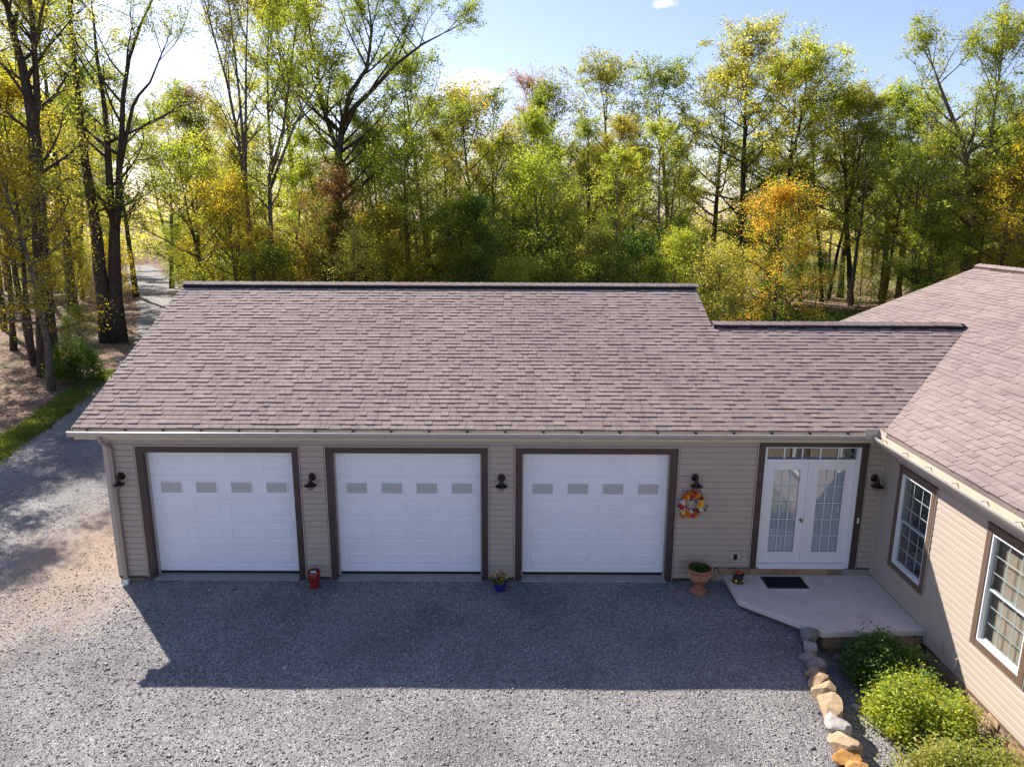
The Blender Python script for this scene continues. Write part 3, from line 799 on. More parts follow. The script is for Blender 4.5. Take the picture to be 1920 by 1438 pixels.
for d in DX:
    mb = MB()     # brown jamb boards and head
    mb.box(d+.018, d+.15, -.036, .145, -.02, DT-.018); mb.box(d+DW-.15, d+DW-.018, -.036, .145, -.02, DT-.018); mb.box(d+.15, d+DW-.15, -.034, .145, OPEN_T, DT-.018)
    mb.build('door_trim', MAT['brown'], garage)
    mb = MB(); mb.box(d-.002,d+.0175,-.030,-.001,-.01,DT); mb.box(d+DW-.0175,d+DW+.002,-.030,-.001,-.01,DT); mb.box(d+.0175,d+DW-.0175,-.030,-.001,DT-.0175,DT+.004)
    mb.build('trim_channel', MAT['trim_tan'], garage)
    mb = MB(); mb.box(d+.150, d+.178, .10, .155, 0.007, OPEN_T); mb.box(d+DW-.178, d+DW-.150, .10, .155, .007, OPEN_T); mb.box(d+.178,d+DW-.178,.10,.155,OPEN_T-.03,OPEN_T)
    mb.build('door_stop', MAT['trim_tan'], garage)
    mb = MB(); mb.box(d+.16, d+DW-.16, YD+.004, YD+.05, .008, SEC[0]-.002)
    door = mb.build('garage_door', MAT['black'], garage)
    for i in range(5):
        o = bpy.data.objects.new('door_section', sec_m[i]); link(o, door); o.location = (d+.10, YD, SEC[i])
    for k in range(4):
        w = DOORW+.1; cxp = .155*w+.2325*w*k
        o = bpy.data.objects.new('window_pane', pane_m); link(o, door); o.location = (d+.10+cxp-.215, YD-.002, (SEC[3]+SEC[4])/2-.115)

# ------------------------------------------------------------------ double entry door with transom
FL, FR, FB, FT = 13.222, 15.48, .266, 3.073
mb = MB(); mb.box(FL+.018,FL+.15,-.036,.05,FB,FT-.018); mb.box(FR-.15,FR-.018,-.036,.05,FB,FT-.018); mb.box(FL+.15,FR-.15,-.034,.05,2.935,FT-.018)
mb.build('door_trim', MAT['brown'], garage)
mb = MB(); mb.box(FL-.002,FL+.0175,-.030,-.001,FB,FT); mb.box(FR-.0175,FR+.002,-.030,-.001,FB,FT); mb.box(FL+.0175,FR-.0175,-.030,-.001,FT-.0175,FT+.004); mb.build('trim_channel', MAT['trim_tan'], garage)
x0, x1 = FL+.15, FR-.15; YE = .06
mb = MB()
mb.box(x0, x0+.055, .0, .16, FB+.0, 2.935); mb.box(x1-.075, x1, .0, .16, FB, 2.935)     # jambs
mb.box(x0+.055, x1-.075, -.012, .16, 2.60, 2.665); mb.box(x0+.055, x1-.075, .02, .16, 2.90, 2.935)   # transom bar and head
mb.prism([(-.045,FB+.002),(.16,FB+.002),(.16,FB+.085),(.03,FB+.075),(-.045,FB+.045)], x0+.055, x1-.075, 'x')   # sill
entry = mb.build('entry_door', MAT['white'], garage)
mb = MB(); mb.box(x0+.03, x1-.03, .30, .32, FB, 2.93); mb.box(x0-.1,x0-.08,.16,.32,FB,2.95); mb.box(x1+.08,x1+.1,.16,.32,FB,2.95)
mb.build('dark_backing', MAT['unlit_room'], entry)  # dark sheets put in for the shade of the room
# transom lights
tw = (x1-.075-x0-.055)/5
for k in range(5):
    a = x0+.055+tw*k; mb = MB(); mb.box(a+.012, a+tw-.012, .060, .064, 2.667, 2.898); mb.build('transom_pane', MAT['glass_dark'], entry)
    if k: 
        mb = MB(); mb.box(a-.013, a+.013, .052, .075, 2.6655, 2.8995); mb.build('transom_bar', MAT['white'], entry)
lw = (x1-.075-x0-.055)/2
for k in range(2):
    a = x0+.055+lw*k; b = a+lw; lb, lt = FB+.092, 2.597; a += .004; b -= .004
    ga, gb, gz0, gz1 = a+.175, b-.175, lb+.245, lt-.16
    mb = MB(); mb.box(a,ga,YE,YE+.045,lb,lt); mb.box(gb,b,YE,YE+.045,lb,lt); mb.box(ga,gb,YE,YE+.045,lb,gz0); mb.box(ga,gb,YE,YE+.045,gz1,lt)
    # raised glazing bead
    for (p0,p1,q0,q1) in ((ga-.03,ga+.012,gz0-.03,gz1+.03),(gb-.012,gb+.03,gz0-.03,gz1+.03)): mb.box(p0,p1,YE-.010,YE-.001,q0,q1)
    mb.box(ga+.012,gb-.012,YE-.010,YE-.001,gz0-.03,gz0+.012); mb.box(ga+.012,gb-.012,YE-.010,YE-.001,gz1-.012,gz1+.03)
    if k == 0: mb.box(b-.03, b+.03, YE-.022, YE-.0105, lb, lt)
    mb.build('door_leaf', MAT['white'], entry)
    nw, nh = 3, 5; pw, ph = (gb-ga-.024)/nw, (gz1-gz0-.024)/nh
    mb = MB()
    for i in range(1,nw): xx = ga+.012+pw*i; mb.box(xx-.010, xx+.010, YE-.004, YE+.026, gz0+.0125, gz1-.0125)
    for j in range(1,nh): zz = gz0+.012+ph*j; mb.box(ga+.0125, gb-.0125, YE-.0025, YE+.0245, zz-.010, zz+.010)
    mb.build('muntin', MAT['muntin'], entry)
    for i in range(nw):
        for j in range(nh):
            xx, zz = ga+.012+pw*i, gz0+.012+ph*j
            mb = MB(); mb.add([(xx+.001,YE+.012,zz+.001),(xx+pw-.001,YE+.012,zz+.001),(xx+pw-.001,YE+.012,zz+ph-.001),(xx+.001,YE+.012,zz+ph-.001)], [(0,1,2,3)])
            mb.build('glass_pane', MAT['glass'], entry)
    mb = MB(); z = gz0+.01
    while z < gz1-.01:
        mb.add([(ga+.01,YE+.034,z),(gb-.01,YE+.034,z),(gb-.01,YE+.050,z+.017),(ga+.01,YE+.050,z+.017)], [(0,1,2,3)]); z += .0235
    bl = mb.build('blind', MAT['blind'], entry)
mb = MB(); kx = x0+.055+lw-.085
rotk = Matrix.Rotation(math.pi/2, 3, 'X')
mb.lathe([(.0,.0),(.034,0),(.034,.008),(.014,.012),(.012,.035),(.026,.042),(.033,.056),(.028,.070),(.0,.076)], (kx, YE-.0, FB+1.06), 16, tilt=rotk); mb.build('door_knob', plain('satin_nickel',(.32,.26,.20),.25,.1,8,.5,metallic=1), entry, True)
mb = MB(); mb.box(FR-.10,FR-.065,-.056,-.037,1.30,1.42); mb.build('doorbell', MAT['white'], garage, bevel=.006)
# boxed outlet with a black flap, left of the entry door
mb = MB(); mb.box(12.83,13.02,-.045,-.012,.42,.66); mb.build('outlet_box', MAT['trim_tan'], garage, bevel=.008)
mb = MB(); mb.box(12.885,12.965,-.056,-.0455,.465,.60); mb.build('outlet_flap', MAT['black'], garage, bevel=.006)

# ------------------------------------------------------------------ stones
def stone_mesh(w, h, d, rs, rough=.16, n=3):
    """irregular squared fieldstone, origin at centre: a cube subdivided, rounded and knocked about"""
    mb_v = {}; V = []; F = []
    def idx(p):
        k = tuple(round(c,4) for c in p)
        if k not in mb_v: mb_v[k] = len(V); V.append(k)
        return mb_v[k]
    g = [-.5+i/n for i in range(n+1)]
    for ax in range(3):
        for sgn in (-.5,.5):
            for i in range(n):
                for j in range(n):
                    c = []
                    for (a,b) in ((g[i],g[j]),(g[i+1],g[j]),(g[i+1],g[j+1]),(g[i],g[j+1])):
                        p = [0,0,0]; p[ax] = sgn; p[(ax+1)%3] = a; p[(ax+2)%3] = b; c.append(idx(p))
                    F.append(tuple(c) if sgn > 0 else tuple(reversed(c)))
    out = []
    sk = rs.uniform(-.25,.25)
    for p in V:
        v = Vector(p); r = max(abs(c) for c in v); ln = v.length
        v = v*(1-.30) + v.normalized()*.5*.30*1.25 if ln > .5 else v
        v = Vector((v.x*(1+rs.gauss(0,rough)*.6)+sk*v.z*.4, v.y*(1+rs.gauss(0,rough)), v.z*(1+rs.gauss(0,rough)*.6)))
        out.append((v.x*w, v.y*d, v.z*h))
    mb = MB(); mb.add(out, F); return mb
def wall_stones(parent, spots, wallaxis, seed, mat=None):
    """spots: (centre xyz, w, h, d): one object per stone"""
    rs = random.Random(seed); base = WPOS[parent.name]
    for (c, w, h, d) in spots:
        o = obj('foundation_stone', stone_mesh(w, h, d, rs, .10).mesh('foundation_stone', (0,0,0), [mat or MAT['fstone']]), parent)
        o.location = Vector(c)-base
        if wallaxis == 'y': o.rotation_euler = (0, rs.uniform(-.05,.05), math.pi/2)
        else: o.rotation_euler = (0, rs.uniform(-.05,.05), 0)
rs = random.Random(11)
# under the entry door
sp = []; x = 12.60
while x < 15.15:
    w = rs.uniform(.18,.46); w = min(w, 15.2-x)
    sp.append(((x+w/2, .012, .195), w*1.04, .155, .09)); x += w
sp += [((.36,.006,-.085),.36,.13,.10), ((.72,.006,-.07),.30,.09,.10), ((12.50,.006,.06),.10,.26,.09)]
wall_stones(garage, sp, 'x', 21)
mb = MB(); mb.box(12.56,15.79,.0045,.05,-.5,.262); mb.build('footing', MAT['mortar'], garage)
mb = MB(); mb.box(15.2,15.79,-.02,.0042,.0,.245); mb.build('step_ledge', MAT['concrete'], garage)

# ------------------------------------------------------------------ house wing
HX = 15.81; HZ = -.117
WINS = [(-1.898,-.621,.677,2.787), (-4.571,-3.294,.677,2.787)]
mb = MB()
def hwall(y0, y1, z0, z1): mb.box(HX+.004, HX+.18, y0, y1, z0, z1)
edges = [(-11.5, WINS[1][0]+.14), (WINS[1][1]-.14, WINS[0][0]+.14), (WINS[0][1]-.14, 7.6)]
for a, b in edges: hwall(a, b, HZ-.02, 3.12)
for (a,b,z0,z1) in WINS: hwall(a+.14, b-.14, HZ-.02, z0+.14); hwall(a+.14, b-.14, z1-.14, 3.12)
mb.box(HX+.18, 28.3, 7.42, 7.6, -.5, 3.12); mb.prism([(HX+.0,3.12),(RH,EZ+M5*(RH-EX)-.14),(28.4,3.12)], 7.45, 7.6, 'y')
mb.box(28.3, 28.48, -11.5, 7.6, -.5, 3.12); mb.box(HX+.18, 28.3, -11.5, -11.32, -.5, 3.12)
mb.build('wall', MAT['siding'], house)
# planks: u runs along -y from the inside corner
def U(y): return -y
hs = []
zt = HZ+PL*25
for (ya, yb) in ((-.012, WINS[0][1]+.018), (WINS[0][0]-.018, WINS[1][1]+.018), (WINS[1][0]-.018, -11.3)):
    lo = HZ + (PL*2 if False else 0)
    if ya > -.1:
        hs.append((U(ya), U(yb), HZ+PL*2, HZ+PL*23))
    else: hs.append((U(ya), U(yb), HZ, HZ+PL*23))
ktop = HZ+PL*23
hs.append((.012, 11.3, ktop, zt))
for (a,b,z0,z1) in WINS:
    kb = HZ+PL*math.floor((z0-.02-HZ)/PL)
    hs.append((U(b+.018), U(a-.018), HZ if b < -2 else HZ+PL*2, kb))
    hs.append((U(b+.018), U(a-.018), kb, z0-.018))
    hs.append((U(b+.018), U(a-.018), z1+.015, ktop))
lay_siding(house, (HX,0), (0,-1), hs, .012)
mb = MB(); mb.box(HX-.022,HX-.001,-11.3,-2.12,HZ-.055,HZ-.002); mb.build('starter_strip', MAT['brown_wood'], house)
mb = MB(); mb.box(HX-.030,HX-.001,-2.13,-2.095,HZ-.02,.16); mb.build('corner_trim', MAT['trim_tan'], house)
mb = MB(); mb.box(15.46, HX-.001, -11.3, EY-.002, 3.084, 3.10); mb.build('soffit', MAT['trim_tan'], house)
mb = MB(); mb.box(15.465, 15.475+.01, -11.6, EY-.01, 3.075, 3.30); mb.build('fascia', MAT['fascia'], house)
gx = 15.462
mb = MB(); mb.prism([(gx,3.16),(gx-.066,3.15),(gx-.096,3.185),(gx-.121,3.225),(gx-.126,3.268),(gx-.114,3.272),(gx-.108,3.262),(gx-.112,3.226),(gx-.088,3.19),(gx-.062,3.160),(gx,3.170)], -11.6, EY-.128, 'y')
mb.build('gutter', MAT['gutter'], house)
for i in range(12):
    mb = MB(); yy = -.62-.76*i; mb.box(gx-.108, gx+.01, yy, yy+.028, 3.262, 3.276); mb.build('gutter_hanger', MAT['gutter'], house)
mb = MB(); mb.prism([(EX-.01,EZ-.012),(RH,EZ+M5*(RH-EX)-.008),(RH,EZ+M5*(RH-EX)-.15),(EX-.01,EZ-.15)], YB-.014, YB+.006, 'y'); mb.build('rake_board', MAT['trim_tan'], house)
for wi, (a,b,z0,z1) in enumerate(WINS):
    A, B, C_, D = a+.018, b-.018, z0+.018, z1-.018; t = .115
    mb = MB(); x0_, x1_ = HX-.036, HX+.0
    mb.box(x0_,x1_,A,A+t,C_,D); mb.box(x0_,x1_,B-t,B,C_,D); mb.box(x0_+.002,x1_,A+t,B-t,C_,C_+t); mb.box(x0_+.002,x1_,A+t,B-t,D-t,D)
    mb.box(x0_-.014,x1_,A-.01,B+.01,D+.001,D+.02)
    win = mb.build('window', MAT['brown_wood'], house)
    mb = MB()
    mb.box(HX-.028,HX-.001,A-.018,A-.0005,C_-.016,D); mb.box(HX-.028,HX-.001,B+.0005,B+.018,C_-.016,D); mb.box(HX-.028,HX-.001,A-.0004,B+.0004,C_-.016,C_-.0005)
    mb.build('trim_channel', MAT['trim_tan'], win)
    A += t; B -= t; C_ += t; D -= t
    mb = MB(); f = .036
    mb.box(HX-.022,HX+.09,A,A+f,C_,D); mb.box(HX-.022,HX+.09,B-f,B,C_,D); mb.box(HX-.020,HX+.09,A+f,B-f,C_,C_+f); mb.box(HX-.020,HX+.09,A+f,B-f,D-f,D)
    mb.build('window_frame', MAT['white'], win)
    A += f; B -= f; C_ += f; D -= f; zm = (C_+D)/2
    for si, (s0, s1, xo) in enumerate(((zm-.02, D, .014), (C_, zm+.02, .040))):
        r = .030
        mb = MB(); xa, xb = HX+xo, HX+xo+.026
        mb.box(xa,xb,A,A+r,s0,s1); mb.box(xa,xb,B-r,B,s0,s1); mb.box(xa+.001,xb,A+r,B-r,s0,s0+r); mb.box(xa+.001,xb,A+r,B-r,s1-r,s1)
        mb.build('sash', MAT['sash'], win)
        ya, yb, za, zb = A+r, B-r, s0+r, s1-r; pw, ph = (yb-ya)/3, (zb-za)/3
        mb = MB()
        for i in (1,2): mb.box(xa+.014,xa+.020,ya+pw*i-.008,ya+pw*i+.008,za,zb)
        for j in (1,2): mb.box(xa+.0145,xa+.0195,ya,yb,za+ph*j-.008,za+ph*j+.008)
        mb.build('muntin', MAT['muntin'], win)
        for i in range(3):
            for j in range(3):
                y_, z_ = ya+pw*i, za+ph*j
                mb = MB(); mb.add([(xa+.010,y_+pw,z_),(xa+.010,y_,z_),(xa+.010,y_,z_+ph),(xa+.010,y_+pw,z_+ph)], [(0,1,2,3)])
                mb.build('glass_pane', MAT['glass_dark'], win)
    mb = MB(); mb.box(HX+.20, HX+.22, A-.1, B+.1, C_-.1, D+.1); mb.build('dark_backing', MAT['unlit_room'], win)
    if wi == 1:
        mb = MB(); z = C_+.02
        while z < D-.03:
            mb.add([(HX+.105,B-.01,z),(HX+.105,A+.01,z),(HX+.135,A+.01,z+.026),(HX+.135,B-.01,z+.026)], [(0,1,2,3)]); z += .034
        mb.build('blind', MAT['blind_tan'], win)
# vents low on the wall
for (y, z) in ((-2.57,.17),(-3.0,.115)):
    mb = MB(); mb.box(HX-.030,HX-.012,y-.10,y+.10,z-.09,z+.09); mb.box(HX-.060,HX-.0305,y-.102,y-.075,z-.09,z+.09); mb.box(HX-.056,HX-.0305,y-.06,y-.05,z-.085,z+.085)
    mb.build('wall_vent', MAT['trim_tan'], house)
# fieldstone foundation of the house
mb = MB(); mb.box(HX+.035, HX+.17, -11.3, -2.14, -1.0, HZ-.022); mb.build('footing', MAT['mortar'], house)
rs = random.Random(5); sp = []
for row, (zc, hh) in enumerate(((-.225,.165),(-.40,.19),(-.60,.2))):
    y = -2.16 - rs.uniform(0,.1)
    while y > -7.4:
        w = rs.uniform(.20,.48); h = hh*rs.uniform(.82,1.05)
        sp.append(((HX+.032+rs.uniform(-.01,.012), y-w/2, zc+rs.uniform(-.012,.012)), w*1.02, h*1.06, .12)); y -= w
wall_stones(house, sp, 'y', 33)

# ------------------------------------------------------------------ porch
porch = empty('porch', (12.72,0,0), 'angled concrete porch slab on fieldstones at the double entry door', 'porch')
poly = [(12.72,-.006),(12.72,-1.045),(13.915,-2.158),(15.803,-2.085),(15.803,-.006)]
mb = MB(); mb.prism([(x,y) for x,y in poly][::-1], -.005, .12, 'z'); mb.build('slab', MAT['slab'], porch, bevel=.012)
mb = MB(); ip = [(12.80,-.02),(12.80,-1.0),(13.95,-2.07),(15.79,-2.0),(15.79,-.02)]; mb.prism(ip[::-1], -.7, -.006, 'z'); mb.build('footing', MAT['mortar'], porch)
sp = []; rs = random.Random(8); x = 13.95
while x < 15.7:
    w = rs.uniform(.3,.55); w = min(w, 15.76-x)
    sp.append(((x+w/2, -2.068+.042*(x-13.95)/1.1*0, -.15), w, .24, .10)); sp.append(((x+w/2+.1, -2.06, -.38), w, .22, .10)); x += w
b0 = WPOS[porch.name]
for (c,w,h,d) in sp:
    o = obj('porch_stone', stone_mesh(w,h,d,rs,.10).mesh('porch_stone',(0,0,0),[MAT['fstone']]), porch); o.location = Vector(c)-b0

# doormat
mat_t = empty('doormat', (13.9,-.36,.12), 'black rectangular doormat on the concrete porch in front of the entry door', 'doormat')
mb = MB(); mb.box(13.45,14.30,-.60,-.115,.1205,.129); mb.build('rubber_border', MAT['black'], mat_t, bevel=.003)
mb = MB(); mb.box(13.49,14.26,-.56,-.155,.1291,.134); mb.build('pile', plain('mat_pile',(.016,.016,.02),.95,.5,90,.1,fine=300), mat_t)

# ------------------------------------------------------------------ wall lamps
def lamp(x, z, label, first=[None]):
    if first[0] is None:
        t = empty('wall_lamp', (x,0,z), label, 'lamp', 'bronze barn lamps along the front wall')
        mb = MB(); mb.box(x-.11,x+.11,-.034,-.004,z-.19,z+.12); mb.build('mounting_block', MAT['siding'], t, bevel=.01)
        mb = MB(); r = Matrix.Rotation(math.pi/2,3,'X'); mb.lathe([(0,.058),(.045,.056),(.075,.045),(.082,.030),(.082,.028)], (x,-.005,z+.02), 20, tilt=r); mb.build('backplate', MAT['bronze'], t, True)
        mb = MB(); mb.tube([(x,-.05,z+.03),(x,-.10,z+.075),(x,-.155,z+.075),(x,-.185,z+.035),(x,-.185,z-.01)], [.017,.017,.017,.02,.024], 10); mb.lathe([(.0,.115),(.011,.108),(.014,.09),(.014,.07)], (x,-.11,z+.02), 8)
        mb.build('arm', MAT['bronze'], t, True)
        mb = MB(); prof = [(.025,.03),(.036,-.01),(.046,-.045),(.072,-.075),(.118,-.100),(.128,-.108),(.124,-.112),(.068,-.085),(.03,-.05)]
        mb.lathe(prof, (x,-.185,z-.0), 26); mb.build('shade', MAT['bronze'], t, True)
        gm = glass_mat('lamp_glass', (.9,.9,.88), .12)
        mb = MB(); mb.lathe([(.062,-.10),(.070,-.125),(.062,-.16),(.038,-.185),(.0,-.192)], (x,-.185,z), 18); mb.build('glass_globe', gm, t, True)
        mb = MB()
        for k in range(6):
            a = k*math.pi/3+.3; c, s = math.cos(a), math.sin(a)
            mb.tube([(x+c*.088,-.185+s*.088,z-.10),(x+c*.086,-.185+s*.086,z-.14),(x+c*.060,-.185+s*.060,z-.19),(x,-.185,z-.215)], .0035, 5)
        mb.torus((x,-.185,z-.145), .086, .0035, 20, 5)
        mb.build('wire_cage', plain('cage_metal',(.30,.24,.18),.35,.1,10,.5,metallic=.7), t)
        mb = MB(); mb.lathe([(.0,-.09),(.02,-.09),(.028,-.13),(.02,-.155),(0,-.162)], (x,-.185,z), 12); mb.build('bulb', MAT['white'], t, True)
        first[0] = t; return
    src = first[0]; t = src.copy(); link(t); t.location = (x,0,z); t['label'] = label
    for ch in src.children: c = ch.copy(); link(c); c.parent = t
    return t
lamp(.30, 2.24, 'bronze barn lamp by the downspout at the far left corner of the wall')
lamp(4.185, 2.24, 'bronze barn lamp on the narrow wall above the red pot')
lamp(8.04, 2.24, 'bronze barn lamp on the narrow wall above the blue flower pot')
lamp(11.98, 2.26, 'bronze barn lamp directly above the autumn wreath')
tl = lamp(15.63, 2.27, 'bronze barn lamp in the inside corner right of the entry door')

# ------------------------------------------------------------------ wreath
WX, WZ = 11.945, 1.735
wr = empty('wreath', (WX,-.03,WZ), 'autumn wreath of red, orange, yellow and white flowers on the siding', 'wreath')
rX = Matrix.Rotation(math.pi/2,3,'X')
mb = MB(); rs = random.Random(2)
for k in range(5):
    n = 22; pts = []
    for i in range(n+1):
        a = 2*math.pi*i/n+k; R = .205+.018*math.sin(3*a+k*1.3); pts.append((WX+R*math.cos(a), -.05+.016*math.sin(5*a+k), WZ+R*math.sin(a)))
    mb.tube(pts, .007, 5, False)
mb.build('twig_ring', plain('twig',(.07,.04,.025),.8,.3,30), wr)
def flower_mesh(name, mat, petals, L, rs):
    mb = MB()
    for layer in range(2):
        for k in range(petals):
            a = 2*math.pi*k/petals + layer*.5 + rs.uniform(-.2,.2); l = L*(1-.3*layer)*rs.uniform(.8,1.15); tilt = .25+.5*layer
            d = Vector((math.cos(a)*math.cos(tilt), -math.sin(tilt), math.sin(a)*math.cos(tilt))); s = Vector((-math.sin(a),0,math.cos(a)))
            p0 = Vector((0,-.01*layer,0)); w = l*.34
            mb.add([p0, p0+d*l*.55+s*w, p0+d*l, p0+d*l*.55-s*w], [(0,1,2,3)])
    return mb.mesh(name,(0,0,0),[mat])
cols = [('red',(.42,.03,.03)),('orange',(.62,.17,.02)),('yellow',(.72,.42,.04)),('white',(.70,.68,.66)),('deep',(.26,.025,.04))]
fmats = [plain('petal_'+n, c, .7, .25, 40, .2) for n,c in cols]
fmesh = [flower_mesh('flower', m, 6, .072, rs) for m in fmats]
order = [1,0,1,2,1,4,2,3,0,2,2,3,0,4,1,1,0,3,1,1,2,3,0,0,4,1,3,0,1,1,2,1,0]
for i, k in enumerate(order):
    a = math.pi/2 - 2*math.pi*i/len(order) + rs.uniform(-.07,.07); R = .205+rs.uniform(-.045,.045)
    o = bpy.data.objects.new('flower', fmesh[k]); link(o, wr); o.location = (R*math.cos(a), -.035-rs.uniform(0,.045), R*math.sin(a))
    o.rotation_euler = (rs.uniform(-.4,.4), rs.uniform(0,6), rs.uniform(-.4,.4)); o.scale = (rs.uniform(.75,1.2),)*3
o = bpy.data.objects.new('flower', fmesh[1]); link(o, wr); o.location = (-.16,-.05,-.275)
mb = MB(); 
for k in range(46):
    a = rs.uniform(0,6.28); R = .205+rs.gauss(0,.05); c = Vector((WX+R*math.cos(a), -.05-rs.uniform(0,.03), WZ+R*math.sin(a))); b_ = rs.uniform(0,6.28); l = rs.uniform(.05,.09)
    d = Vector((math.cos(b_),-.2,math.sin(b_)))*l; s = Vector((-math.sin(b_),-.1,math.cos(b_)))*l*.35
    mb.add([c, c+d*.5+s, c+d, c+d*.5-s],[(0,1,2,3)])
mb.build('leaf_spray', plain('wreath_leaf',(.09,.055,.02),.7,.6,50,.2), wr)
mb = MB(); mb.tube([(WX-.03,-.03,WZ+.27),(WX,-.03,WZ+.30),(WX+.03,-.03,WZ+.27)], .006, 5); mb.build('hook', MAT['black'], wr)

# ------------------------------------------------------------------ pots
GZ = lambda x,y: float(gz(x,y))
def plant_leaves(parent, name, c, R, H, n, size, mat, seed, flat=1.0):
    r = np.random.default_rng(seed)
    a = r.uniform(0,2*np.pi,n); q = np.sqrt(r.uniform(0,1,n))*R
    P = np.stack([c[0]+q*np.cos(a), c[1]+q*np.sin(a), c[2]+r.uniform(.1,1,n)*H*(1-.55*(q/R)**2)],1)
    V, F = leaf_quads(P, r.uniform(.7,1.3,n)*size, up=.4); V -= np.array(WPOS[parent.name])
    return obj(name, np_mesh(name, V, F, mat), parent)
x, y = 4.18, -.33; z = GZ(x,y)-.01
t = empty('red_pot', (x,y,z), 'glossy red jug-shaped pot on the gravel between the first and second garage doors', 'pot')
redm = plain('red_glaze', (.22,.018,.014), .28, .15, 8, .55)
mb = MB(); mb.lathe([(0,0),(.098,0),(.100,.03),(.092,.10),(.112,.20),(.136,.275),(.128,.315),(.120,.335),(.126,.36),(.132,.365),(.120,.362),(.108,.335),(.10,.28)], (x,y,z), 24); mb.build('pot_body', redm, t, True)
mb = MB(); tl_ = Matrix.Rotation(.10,3,'X'); mb.torus((x,y,z+.360), .116, .017, 26, 8, tl_); mb.build('rim_ring', redm, t, True)
mb = MB(); mb.lathe([(0,.30),(.101,.30)], (x,y,z), 18); mb.build('soil', plain('potting_soil',(.02,.014,.01),.95,.4,40), t)
mb = MB(); mb.box(x-.075,x+.06,y-.012,y+.012,z+.30,z+.372); mb.build('white_tag', MAT['white'], t, bevel=.004)
x, y = 8.01, -.40; z = GZ(x,y)-.01
t = empty('blue_pot', (x,y,z), 'cobalt blue pot of small yellow and pink flowers between the second and third garage doors', 'pot')
mb = MB(); mb.lathe([(0,0),(.095,0),(.105,.02),(.142,.17),(.148,.20),(.156,.205),(.156,.225),(.142,.225),(.136,.19)], (x,y,z), 24); mb.build('pot_body', plain('blue_glaze',(.014,.016,.19),.28,.12,8,.55), t, True)
mb = MB(); mb.lathe([(0,.195),(.138,.195)], (x,y,z), 18); mb.build('soil', bpy.data.materials['potting_soil'], t)
plant_leaves(t, 'foliage', (x,y,z+.18), .19, .24, 330, .042, LEAF['olive'], 1)
fl = [flower_mesh('blossom', m, 5, .024, rs) for m in (fmats[2], plain('petal_pink',(.42,.09,.20),.7,.25,40,.2), fmats[3])]
for k in range(26):
    a = rs.uniform(0,6.28); R = .18*math.sqrt(rs.random()); o = bpy.data.objects.new('blossom', fl[k%3]); link(o, t)
    o.location = (R*math.cos(a), R*math.sin(a), .40-.9*R*R*3+rs.uniform(-.03,.05)); o.rotation_euler = (-.8+rs.uniform(-.5,.5), rs.uniform(-.5,.5), rs.uniform(-1,1))
x, y = 12.09, -.42; z = GZ(x,y)-.01
t = empty('urn', (x,y,z), 'terracotta pedestal urn with fluted bowl and green plant beside the third garage door', 'urn')
terra = plain('terracotta', (.36,.155,.085), .8, .25, 12, .2, fine=90)
mb = MB(); mb.lathe([(0,0),(.172,0),(.176,.035),(.160,.055),(.115,.085),(.080,.125),(.072,.165),(.085,.195),(.130,.225),(.178,.27),(.205,.33)], (x,y,z), 30); mb.build('pedestal', terra, t, True)
mb = MB(); mb.lathe([(.205,.331),(.222,.42),(.228,.475),(.236,.485),(.250,.50),(.254,.525),(.246,.545),(.222,.545),(.214,.50),(.20,.45)], (x,y,z), 36); mb.build('bowl', terra, t, True)
terral = plain('terracotta_pale', (.55,.36,.27), .85, .25, 14, .2)
for k in range(20):
    a = 2*math.pi*k/20; mb = MB(); pts = []
    for (du, zz) in ((-.022,.335),(-.022,.42),(-.012,.452),(.0,.462),(.012,.452),(.022,.42),(.022,.335)):
        R = .2065+.02*(zz-.33)/.1*.8; aa = a+du/R; pts.append((x+R*math.cos(aa), y+R*math.sin(aa), z+zz))
    mb.tube(pts, .0062, 5); mb.build('flute', terral, t, True)
mb = MB(); mb.torus((x,y,z+.49), .232, .014, 36, 6); mb.build('rope_band', terra, t, True)
mb = MB(); mb.lathe([(0,.49),(.215,.49)], (x,y,z), 18); mb.build('soil', bpy.data.materials['potting_soil'], t)
plant_leaves(t, 'foliage', (x,y,z+.48), .20, .14, 520, .04, LEAF['shrub_dark'], 5)
# porch ornament
x, y, z = 12.92, -.33, .12
t = empty('harvest_ornament', (x,y,z), 'small black bird-shaped ornament with a red cap and gourds on the porch corner', 'ornament')
mb = MB(); mb.lathe([(0,0),(.125,0),(.13,.015),(.118,.03),(0,.034)], (x,y,z), 22); mb.build('base', plain('base_green',(.05,.09,.035),.7,.4,30), t, True)
mb = MB(); mb.lathe([(0,.03),(.085,.04),(.105,.085),(.085,.135),(.05,.165),(.035,.185),(0,.2)], (x+.005,y+.01,z), 18); mb.prism([(x+.06,z+.10),(x+.125,z+.15),(x+.12,z+.19),(x+.04,z+.15)], y-.02, y+.02, 'y'); mb.build('body', MAT['black'], t, True)
mb = MB(); mb.lathe([(0,.17),(.05,.18),(.056,.205),(.04,.235),(.0,.25)], (x+.02,y+.01,z), 14); mb.prism([(x-.01,z+.235),(x+.02,z+.262),(x+.05,z+.235)], y+.0, y+.02, 'y'); mb.build('cap', plain('cap_red',(.42,.02,.02),.5,.15,12), t, True)
for (dx,dy,r,c,nm) in ((-.055,-.075,.034,(.72,.50,.03),'gourd_yellow'),(.03,-.09,.030,(.27,.10,.04),'gourd_brown'),(.095,-.055,.027,(.62,.50,.24),'gourd_cream'),(-.105,-.02,.028,(.38,.06,.02),'gourd_rust')):
    mb = MB(); mb.lathe([(0,-.8*r),(.6*r,-.66*r),(r,0),(.62*r,.6*r),(.2*r,.72*r),(.12*r,1.2*r),(0,1.25*r)], (x+dx,y+dy,z+.03+r*.8), 12); mb.build('gourd', plain(nm,c,.5,.15,20), t, True)
